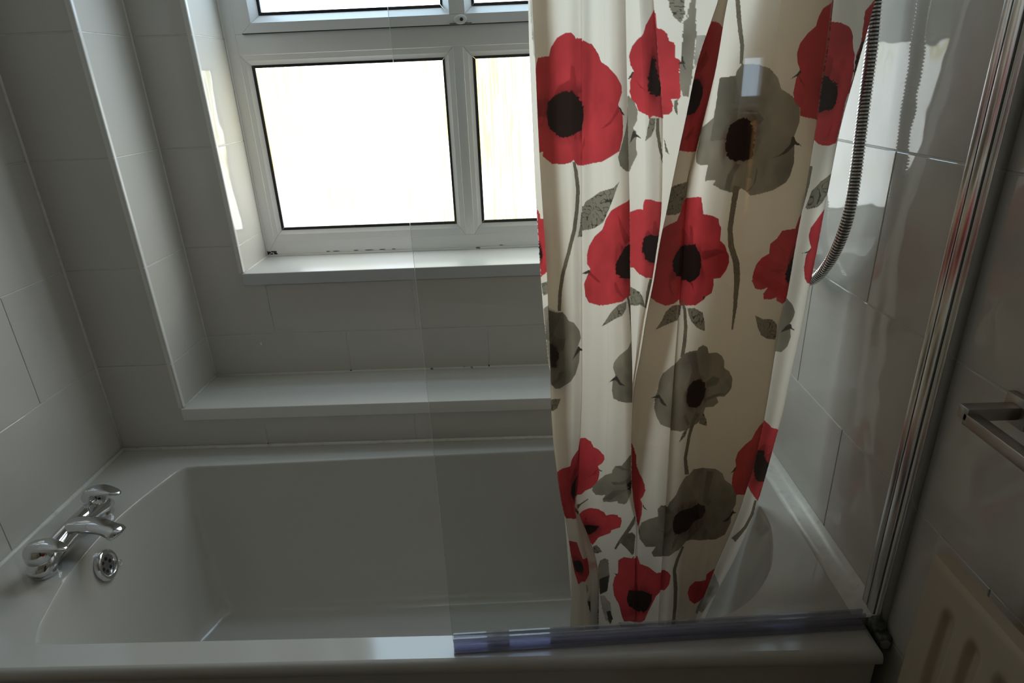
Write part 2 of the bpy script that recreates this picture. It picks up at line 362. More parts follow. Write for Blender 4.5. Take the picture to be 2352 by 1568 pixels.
# outer frame, flat part
ring_frame('frame', (FX0, FX1, FZ0, FZ1), (0.378, 1.560, 1.028, 2.02), FB, 1.13, M_UPVC)
wpart('transom', M_UPVC, 0.378, 1.560, FB, 1.13, 1.537, 1.588, bev=0.001)
wpart('mullion', M_UPVC, 0.955, 0.982, FB, 1.13, 1.028, 1.537, bev=0.001)
for P_, outer in ((PL, (0.378, 0.955, 1.028, 1.537)), (PR, (0.982, 1.560, 1.028, 1.537))):
    mid = (P_[0] - 0.012, P_[1] + 0.012, P_[2] - 0.012, P_[3] + 0.012)
    ring_frame('glazing_bead', outer, mid, FB + 0.0015, 1.13, M_UPVC, FB + 0.005)
    ring_frame('glazing_bead', mid, P_, FB + 0.006, 1.13, M_UPVC, YP - 0.004)
    ring_frame('gasket', (P_[0] - .001, P_[1] + .001, P_[2] - .001, P_[3] + .001), (P_[0] + .007, P_[1] - .0055, P_[2] + .007, P_[3] - .006), YP - 0.0045, YP + 0.004, M_GASKET_GROOVE)
for a in ((0.3775, 0.4015, FB + .0004, 1.13, 1.5882, 2.02), (1.5365, 1.5605, FB + .0004, 1.13, 1.5882, 2.02), (0.4016, 1.5364, FB + .0004, 1.13, 2.004, 2.02)):
    wpart('sash_rebate', M_UPVC, *a)
# opening sash above, proud of the frame
SB = FB - 0.010
sash = (0.401, 1.537, 1.589, 2.025)
ring_frame('sash_frame', sash, (0.428, 1.510, 1.612, 2.003), SB, 1.12, M_UPVC)
wpart('sash_mullion', M_UPVC, 0.953, 0.992, SB + 0.0006, 1.12, 1.6125, 2.0025)
for P_, outer in ((UL, (0.4285, 0.9525, 1.6125, 2.0025)), (UR, (0.9925, 1.5095, 1.6125, 2.0025))):
    ring_frame('glazing_bead', outer, P_, SB + 0.001, 1.12, M_UPVC, YP - 0.006)
    ring_frame('gasket', (P_[0] - .001, P_[1] + .001, P_[2] - .001, P_[3] + .001), (P_[0] + .007, P_[1] - .0055, P_[2] + .007, P_[3] - .006), YP - 0.0065, YP + 0.004, M_GASKET_GROOVE)
wpart('sash_gap', M_GASKET_GROOVE, 0.400, 1.538, SB + 0.004, FB + 0.02, 1.5872, 1.590)
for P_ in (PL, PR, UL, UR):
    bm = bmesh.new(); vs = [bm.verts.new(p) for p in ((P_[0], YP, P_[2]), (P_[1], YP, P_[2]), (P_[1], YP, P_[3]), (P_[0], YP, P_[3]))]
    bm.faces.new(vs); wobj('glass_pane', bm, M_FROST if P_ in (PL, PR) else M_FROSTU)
# oval end plate of the window catch, with its dark screw recess
bm = bmesh.new(); lathe(bm, [(0.0, -0.001), (0.0115, -0.001), (0.0115, 0.003), (0.009, 0.005), (0.0, 0.0055)], (0, -1, 0), (0, 0, 0), 24)
for v in bm.verts: v.co.x *= 1.5
bmesh.ops.translate(bm, verts=bm.verts, vec=(0.981, SB, 1.5995))
catch = wobj('catch_plate', bm, M_TRIM, smooth=True, ang=40)
bm = bmesh.new(); lathe(bm, [(0, 0), (0.0045, 0.0), (0.004, 0.001), (0, 0.001)], (0, -1, 0), (0.984, SB - 0.0052, 1.5995), 16)
o = obj('screw_recess', bm, M_BLACK, catch); o.matrix_parent_inverse = Matrix.Translation((-0.97, -Y2, -ZS)).inverted() @ Matrix.Translation((-0.97, -Y2, -ZS))
o.parent = win; o.matrix_parent_inverse = Matrix.Translation((-0.97, -Y2, -ZS))
bm = bmesh.new(); box(bm, 0.952, 1.010, SB - 0.003, SB + 0.004, 1.5895, 1.5915); wobj('catch_foot', bm, M_DPLAST)
# mouldy silicone where the frame meets sill and reveal
bm = bmesh.new(); sweep(bm, [Vector((x, FB - 0.001, ZS + 0.001)) for x in (X2A, 0.6, 1.0, X2B)], lambda i: (0.0042, 0.0042), 8); wobj('sealant_bead', bm, M_MOULD, smooth=True)
bm = bmesh.new(); sweep(bm, [Vector((X2A + .001, FB - 0.001, z)) for z in (ZS, 1.3, ZH)], lambda i: (0.003, 0.003), 8); wobj('sealant_bead', bm, M_MOULD, smooth=True)
rng = np.random.default_rng(5)
for k in range(9):          # the black mould spreading in the bottom corner
    x = X2A + 0.003 + 0.035 * rng.random() ** 2; z = ZS + 0.003 + 0.012 * rng.random()
    bm = bmesh.new(); lathe(bm, [(0, 0), (0.0022 + .002 * rng.random(), 0), (0, 0.0006)], (0, -1, 0), (0, 0, 0), 7)
    for v in bm.verts: v.co.x *= 1 + 1.6 * rng.random()
    bmesh.ops.translate(bm, verts=bm.verts, vec=(x, FB - 0.0005, z)); wobj('mould_spot', bm, M_BLACK)
for x, w in ((0.535, .012), (0.56, .022), (0.62, .016), (0.66, .028), (0.70, .02), (0.735, .012), (1.06, .012)):
    bm = bmesh.new(); lathe(bm, [(0, 0), (0.5, 0), (0.4, 0.3), (0, 0.35)], (0, -1, 0), (0, 0, 0), 9)
    for i, v in enumerate(bm.verts): v.co = Vector((v.co.x * w * (1 + .2 * math.sin(i * 1.7)) + x, v.co.y * 0.002 + FB - 0.0002, v.co.z * 0.0022 + ZS + 0.0085))
    wobj('mould_spot', bm, M_BLACK)
bm = bmesh.new(); box(bm, X2A, X2B, 1.128, 1.14, ZS, ZH)
wobj('outer_board', bm, M_UPVC)

# ------------------------------------------------------------------ bathtub
def outline():
    left = [(0.225, 0.053), (0.206, 0.085), (0.192, 0.13), (0.177, 0.185), (0.167, 0.245), (0.163, 0.32), (0.165, 0.40), (0.177, 0.473), (0.198, 0.552), (0.212, 0.592), (0.236, 0.606)]
    top = [(0.31, 0.608), (0.535, 0.615), (0.86, 0.626), (1.18, 0.636), (1.34, 0.640)]
    right = [(1.43, 0.632), (1.52, 0.592), (1.585, 0.52), (1.623, 0.44), (1.636, 0.37), (1.634, 0.315), (1.613, 0.246), (1.584, 0.186), (1.541, 0.132), (1.497, 0.097), (1.443, 0.072), (1.37, 0.056)]
    bot = [(1.2, 0.051), (0.9, 0.050), (0.6, 0.050), (0.36, 0.050), (0.262, 0.050)]
    P = [Vector((x, y, 0)) for x, y in left + top + right + bot]
    Q = catmull(P + [P[0]], 5)[:-1]
    return [(p.x, p.y) for p in Q]
OUT = outline()
RZ = 0.55
bx0, bx1, by0, by1 = 0.163, 1.636, 0.05, 0.64
fx0, fx1, fy0, fy1 = 0.26, 1.555, 0.125, 0.520
def floor_pt(x, y):
    return (fx0 + (x - bx0) / (bx1 - bx0) * (fx1 - fx0), fy0 + (y - by0) / (by1 - by0) * (fy1 - fy0))
prof = [(0.0, RZ), (0.010, RZ - 0.0008), (0.022, RZ - 0.003), (0.034, RZ - 0.008), (0.046, RZ - 0.017), (0.06, RZ - 0.03), (0.20, 0.462), (0.35, 0.378), (0.50, 0.297), (0.60, 0.250), (0.68, 0.217), (0.76, 0.190), (0.84, 0.170), (0.92, 0.1575), (1.0, 0.152)]
bath = tag(empty('bathtub', (0.85, 0.35, 0)), 'white acrylic bathtub set along the tiled back wall', 'bathtub')
INV = Matrix.Translation((-0.85, -0.35, 0))
def bpart(name, bm, m, **k):
    o = obj(name, bm, m, bath, **k); o.matrix_parent_inverse = INV; return o
bm = bmesh.new()
rings = []
cx = sum(p[0] for p in OUT) / len(OUT); cy = sum(p[1] for p in OUT) / len(OUT)
for b, z in prof:
    rings.append([((1 - b) * x + b * floor_pt(x, y)[0], (1 - b) * y + b * floor_pt(x, y)[1], z) for x, y in OUT])
fc = (0.9, 0.322)
for s_, z in ((0.85, 0.1505), (0.55, 0.150), (0.2, 0.1495)):
    rings.append([(fc[0] + (floor_pt(x, y)[0] - fc[0]) * s_, fc[1] + (floor_pt(x, y)[1] - fc[1]) * s_, z) for x, y in OUT])
vr = loft(bm, rings, True, False); bm.faces.new(vr[-1])
# flat rim: rows between the opening and the outer rectangle
ex0, ex1, ey0, ey1 = 0.004, 1.692, 0.004, 0.697
def rect_pt(x, y):
    dx, dy = x - 0.9, y - 0.345
    t = min([((ex1 - 0.9) / dx if dx > 0 else (ex0 - 0.9) / dx) if abs(dx) > 1e-9 else 9e9, ((ey1 - 0.345) / dy if dy > 0 else (ey0 - 0.345) / dy) if abs(dy) > 1e-9 else 9e9])
    return 0.9 + dx * t, 0.345 + dy * t
edge = [rect_pt(x, y) for x, y in OUT]
N = len(OUT)
# snap the nearest edge vertices onto the four corners
for c in ((ex0, ey0), (ex0, ey1), (ex1, ey0), (ex1, ey1)):
    i = min(range(N), key=lambda k: (edge[k][0] - c[0]) ** 2 + (edge[k][1] - c[1]) ** 2); edge[i] = c
ev = [bm.verts.new((x, y, RZ)) for x, y in edge]; flat = []
for i in range(N):
    j = (i + 1) % N; flat.append(bm.faces.new((vr[0][i], ev[i], ev[j], vr[0][j])))
# rolled outer lip
lip = [(0.004, -0.0010), (0.008, -0.0035), (0.0115, -0.008), (0.013, -0.0135), (0.013, -0.021), (0.011, -0.024), (-0.01, -0.024)]
prev = ev
for off, dz in lip:
    cur = []
    for (x, y) in edge:
        ox = off if abs(x - ex1) < 1e-6 else (-off if abs(x - ex0) < 1e-6 else 0)
        oy = -off if abs(y - ey0) < 1e-6 else 0
        ox = min(ox, 0.008) if ox > 0 else ox * 0.3
        cur.append(bm.verts.new((x + ox, y + oy, RZ + dz)))
    for i in range(N):
        j = (i + 1) % N; bm.faces.new((prev[i], cur[i], cur[j], prev[j]))
    prev = cur
bm.faces.ensure_lookup_table(); bm.faces.index_update(); fl = [f.index for f in flat]
tub = bpart('tub_shell', bm, M_BATH, smooth=True, ang=55)
for i in fl: tub.data.polygons[i].use_smooth = False
bm = bmesh.new(); box(bm, 0.0, 1.700, 0.006, 0.022, 0.02, 0.527, bev=0.002); bpart('bath_panel', bm, M_BATH, smooth=True, ang=50)
for nm, lb, a in (('trim_4', 'white silicone bead between the bath and the left wall', [(0.0045, 0.0, 0.5515), (0.0045, 0.35, 0.5515), (0.0045, 0.694, 0.5515)]), ('trim_5', 'white silicone bead between the bath and the back wall', [(0.002, 0.6955, 0.5515), (0.8, 0.6955, 0.5515), (1.688, 0.6955, 0.5515)])):
    bm = bmesh.new(); sweep(bm, [Vector(p) for p in a], lambda i: (0.006, 0.006), 8); structure(nm, lb, 'sealant', bm, M_SEAL, smooth=True)
# overflow on the tap end: chrome ring, grid with dark holes
on = Vector((0.985, 0.10, 0.15)).normalized()
def tub_wall_x(z): 
    for (b0, z0), (b1, z1) in zip(prof, prof[1:]):
        if z1 <= z <= z0:
            b = b0 + (b1 - b0) * (z0 - z) / (z0 - z1); return (1 - b) * 0.1635 + b * (fx0)
oz = 0.493; oc = Vector((tub_wall_x(oz) + 0.001, 0.312, oz))
bm = bmesh.new(); lathe(bm, [(0.0345, -0.004), (0.035, 0.002), (0.034, 0.006), (0.030, 0.0085), (0.026, 0.009), (0.0235, 0.007), (0.022, 0.002), (0.022, -0.004)], on, oc, 40)
ov = bpart('overflow', bm, M_CHROME, smooth=True, ang=50)
bm = bmesh.new(); lathe(bm, [(0.0, -0.003), (0.0235, -0.003), (0.0235, 0.0015), (0.0, 0.002)], on, oc, 32); obj('overflow_grid', bm, M_ALUD, ov, smooth=True, ang=40)
s_ = on.orthogonal().normalized(); t_ = on.cross(s_)
for k in range(6):
    a = k * math.pi / 3 + 0.3; c = oc + (s_ * math.cos(a) + t_ * math.sin(a)) * 0.0135 + on * 0.0016
    bm = bmesh.new(); lathe(bm, [(0, 0), (0.0042, 0), (0.0038, 0.0012), (0, 0.0014)], on, c, 14); obj('overflow_hole', bm, M_BLACK, ov)
bm = bmesh.new(); path = [oc + on * 0.004 + t_ * (0.012 * math.cos(a) * 0 + 0) + Vector((0.003, 0.030 + 0.007 * math.cos(a), -0.022 + 0.007 * math.sin(a))) for a in [i * 2 * math.pi / 16 for i in range(15)]]
sweep(bm, path, lambda i: (0.0007, 0.0007), 6); obj('chain_loop', bm, M_CHROME, ov, smooth=True)
# wide white upstand strip between bath and right wall
bm = bmesh.new(); c = [(1.688, 0.5515), (1.690, 0.5545), (1.700, 0.5565), (1.715, 0.559), (1.7255, 0.565), (1.7295, 0.572), (1.7295, 0.535), (1.688, 0.535)]
loft(bm, [[(x, 0.066, z) for x, z in c], [(x, 0.697, z) for x, z in c]])
structure('trim_3', 'wide white sealing strip between the bath and the right wall', 'seal strip', bm, M_SEAL, smooth=True, ang=50)

# ------------------------------------------------------------------ bath mixer tap
tap = tag(empty('bath_mixer_tap', (0.118, 0.33, RZ)), 'chrome bath mixer tap with two lever handles on the left deck', 'tap')
TI = Matrix.Translation((-0.118, -0.33, -RZ))
def tpart(name, bm, m, parent=tap, **k):
    o = obj(name, bm, m, parent, **k)
    if parent is tap: o.matrix_parent_inverse = TI
    return o
ya, yb = 0.234, 0.417; tx = 0.118
bm = bmesh.new()
path = [Vector((tx, y, z)) for y, z in ((ya - 0.030, RZ + .012), (ya - 0.022, RZ + .016), (ya, RZ + .024), (ya + 0.03, RZ + .029), (0.302, RZ + .032), (0.326, RZ + .033), (0.352, RZ + .032), (yb - 0.03, RZ + .029), (yb, RZ + .024), (yb + 0.022, RZ + .016), (yb + 0.030, RZ + .012))]
wid = [(0.012, .011), (.023, .015), (.028, .023), (.024, .021), (.021, .020), (.022, .020), (.021, .020), (.024, .021), (.028, .023), (.023, .015), (.012, .011)]
sweep(bm, path, lambda i: wid[i], 20); tpart('tap_body', bm, M_CHROME, smooth=True)
for y in (ya, yb):
    bm = bmesh.new(); lathe(bm, [(0.0, 0.0), (0.027, 0.0), (0.0275, 0.004), (0.025, 0.012), (0.023, 0.03), (0.0225, 0.041), (0.0215, 0.0435), (0, 0.0435)], (0, 0, 1), (tx, y, RZ), 28)
    tpart('tap_pillar', bm, M_CHROME, smooth=True, ang=45)
bm = bmesh.new()
path = catmull([(tx - 0.012, 0.3280, RZ + 0.034), (tx + 0.01, 0.3260, RZ + 0.042), (tx + 0.045, 0.3190, RZ + 0.049), (tx + 0.08, 0.3110, RZ + 0.049), (tx + 0.104, 0.3050, RZ + 0.044), (tx + 0.117, 0.3030, RZ + 0.038), (tx + 0.122, 0.3020, RZ + 0.033)], 4)
n = len(path)
def sp(i):
    t = i / (n - 1); a = np.interp(t, [0, .1, .3, .6, .8, .92, 1], [.012, .029, .025, .020, .0225, .020, .006]); b = np.interp(t, [0, .1, .3, .6, .8, .92, 1], [.008, .015, .012, .010, .0145, .013, .005]); return (a, b)
sweep(bm, path, sp, 20); tpart('spout', bm, M_CHROME, smooth=True)
bm = bmesh.new(); lathe(bm, [(0, 0), (0.012, 0), (0.012, -0.008), (0.009, -0.009), (0, -0.006)], (0, 0, 1), (tx + 0.100, 0.3065, RZ + 0.034), 20); tpart('spout_nozzle', bm, M_CHROME, smooth=True, ang=40)
def handle(y, marker):
    bm = bmesh.new()
    lathe(bm, [(0.0, 0.034), (0.0235, 0.034), (0.0255, 0.038), (0.0262, 0.048), (0.0245, 0.059), (0.0200, 0.067), (0.0125, 0.0725), (0.005, 0.0745), (0, 0.0748)], (0, 0, 1), (tx - .002, y, RZ), 30)
    path = catmull([(tx - 0.014, y, RZ + 0.056), (tx - 0.002, y, RZ + 0.064), (tx + 0.014, y - .001, RZ + 0.0685), (tx + 0.034, y - .003, RZ + 0.068), (tx + 0.052, y - .005, RZ + 0.065), (tx + 0.066, y - .006, RZ + 0.061)], 5)
    n = len(path)
    def hr(i):
        t = i / (n - 1); return (float(np.interp(t, [0, .2, .45, .65, .85, .96, 1], [.012, .020, .0205, .0165, .012, .008, .003])), float(np.interp(t, [0, .2, .45, .65, .85, .96, 1], [.010, .0115, .0085, .0065, .005, .0035, .0015])))
    sweep(bm, path, hr, 18, up=Vector((0.2, 0, 1)))
    h = tpart('lever_handle', bm, M_CHROME, smooth=True, ang=60)
    bm = bmesh.new(); lathe(bm, [(0, 0), (0.0036, 0), (0.0032, 0.0012), (0, 0.0015)], (0.82, -0.50, 0.28), (tx + 0.0185, y - 0.0125, RZ + 0.0545), 14)
    mk = obj('temperature_marker', bm, marker, h, smooth=True)
    if marker is M_RED: mk['label'] = 'red hot marker'
handle(ya, M_RED); handle(yb, M_BLACK)

# ------------------------------------------------------------------ shower screen
A = Vector((0.982, 0.0215, 0)); B = Vector((1.717, 0.055, 0)); dirn = (B - A).normalized(); nor = Vector((-dirn.y, dirn.x, 0))
scr = tag(empty('shower_screen', (1.70, 0.055, RZ)), 'clear glass shower screen on the front bath rim hinged at the right wall', 'shower screen')
SI = Matrix.Translation((-1.70, -0.055, -RZ))
def spart(name, bm, m, **k):
    o = obj(name, bm, m, scr, **k); o.matrix_parent_inverse = SI; return o
def slab(a0, a1, off0, off1, z0, z1, bm):
    q = [A + dirn * a + nor * o for a, o in ((a0, off0), (a1, off0), (a1, off1), (a0, off1))]
    lo = [bm.verts.new((p.x, p.y, z0)) for p in q]; hi = [bm.verts.new((p.x, p.y, z1)) for p in q]
    fs = [bm.faces.new(lo[::-1]), bm.faces.new(hi)]
    for i in range(4): fs.append(bm.faces.new((lo[i], lo[(i + 1) % 4], hi[(i + 1) % 4], hi[i])))
    return fs
LEN = (B - A).length
bm = bmesh.new(); fs = slab(0, LEN, 0, 0.005, 0.566, 1.95, bm)
for i, f in enumerate(fs): f.material_index = 0 if i in (2, 4) else 1
spart('glass_panel', bm, [M_GLASS, M_GEDGE])
bm = bmesh.new(); slab(0.001, LEN - 0.022, -0.004, -0.0008, 0.5535, 0.577, bm); slab(0.001, LEN - 0.022, 0.0058, 0.009, 0.5535, 0.577, bm)
slab(0.001, LEN - 0.022, -0.003, 0.008, 0.5515, 0.5545, bm)
spart('bottom_seal', bm, M_SEALP)
bm = bmesh.new(); slab(0.001, LEN - 0.022, -0.012, -0.004, 0.5512, 0.554, bm); spart('seal_fin', bm, M_SEALP)
PZ0, PZ1 = 0.556, 1.95
def profile(name, x0, x1, y0, y1, m, bev=0.0008):
    bm = bmesh.new(); box(bm, x0, x1, y0, y1, PZ0, PZ1, bev=bev); return spart(name, bm, m, smooth=True, ang=40)
profile('channel_rear', 1.7165, 1.7297, 0.0868, 0.1010, M_ALU)
profile('rubber_line', 1.7172, 1.7290, 0.0848, 0.0866, M_BLACK, 0.0003)
profile('hinge_profile', 1.7160, 1.7297, 0.0640, 0.0846, M_ALU, 0.0016)
profile('rubber_line', 1.7166, 1.7290, 0.0612, 0.0638, M_BLACK, 0.0003)
profile('wall_channel', 1.7150, 1.7297, 0.0455, 0.0540, M_ALUD, 0.0014)
profile('channel_lip', 1.7135, 1.7297, 0.0425, 0.0453, M_ALU, 0.0008)
bm = bmesh.new(); lathe(bm, [(0.0, 0), (0.0125, 0), (0.0140, 0.003), (0.0140, 0.012), (0.0115, 0.016), (0.0, 0.016)], (0, 0, 1), (1.7145, 0.046, 0.5505), 24); spart('pivot_cap', bm, M_DPLAST, smooth=True, ang=40)
bm = bmesh.new(); box(bm, 1.7055, 1.7294, 0.018, 0.060, 0.5285, 0.5545, bev=0.005, seg=3); spart('pivot_bracket', bm, M_DPLAST, smooth=True, ang=40)
bm = bmesh.new(); lathe(bm, [(0.0, 0), (0.009, 0), (0.009, 0.004), (0.006, 0.006), (0, 0.006)], (0, -1, 0.3), (1.716, 0.021, 0.543), 18); spart('pivot_screw', bm, M_ALUD, smooth=True, ang=40)

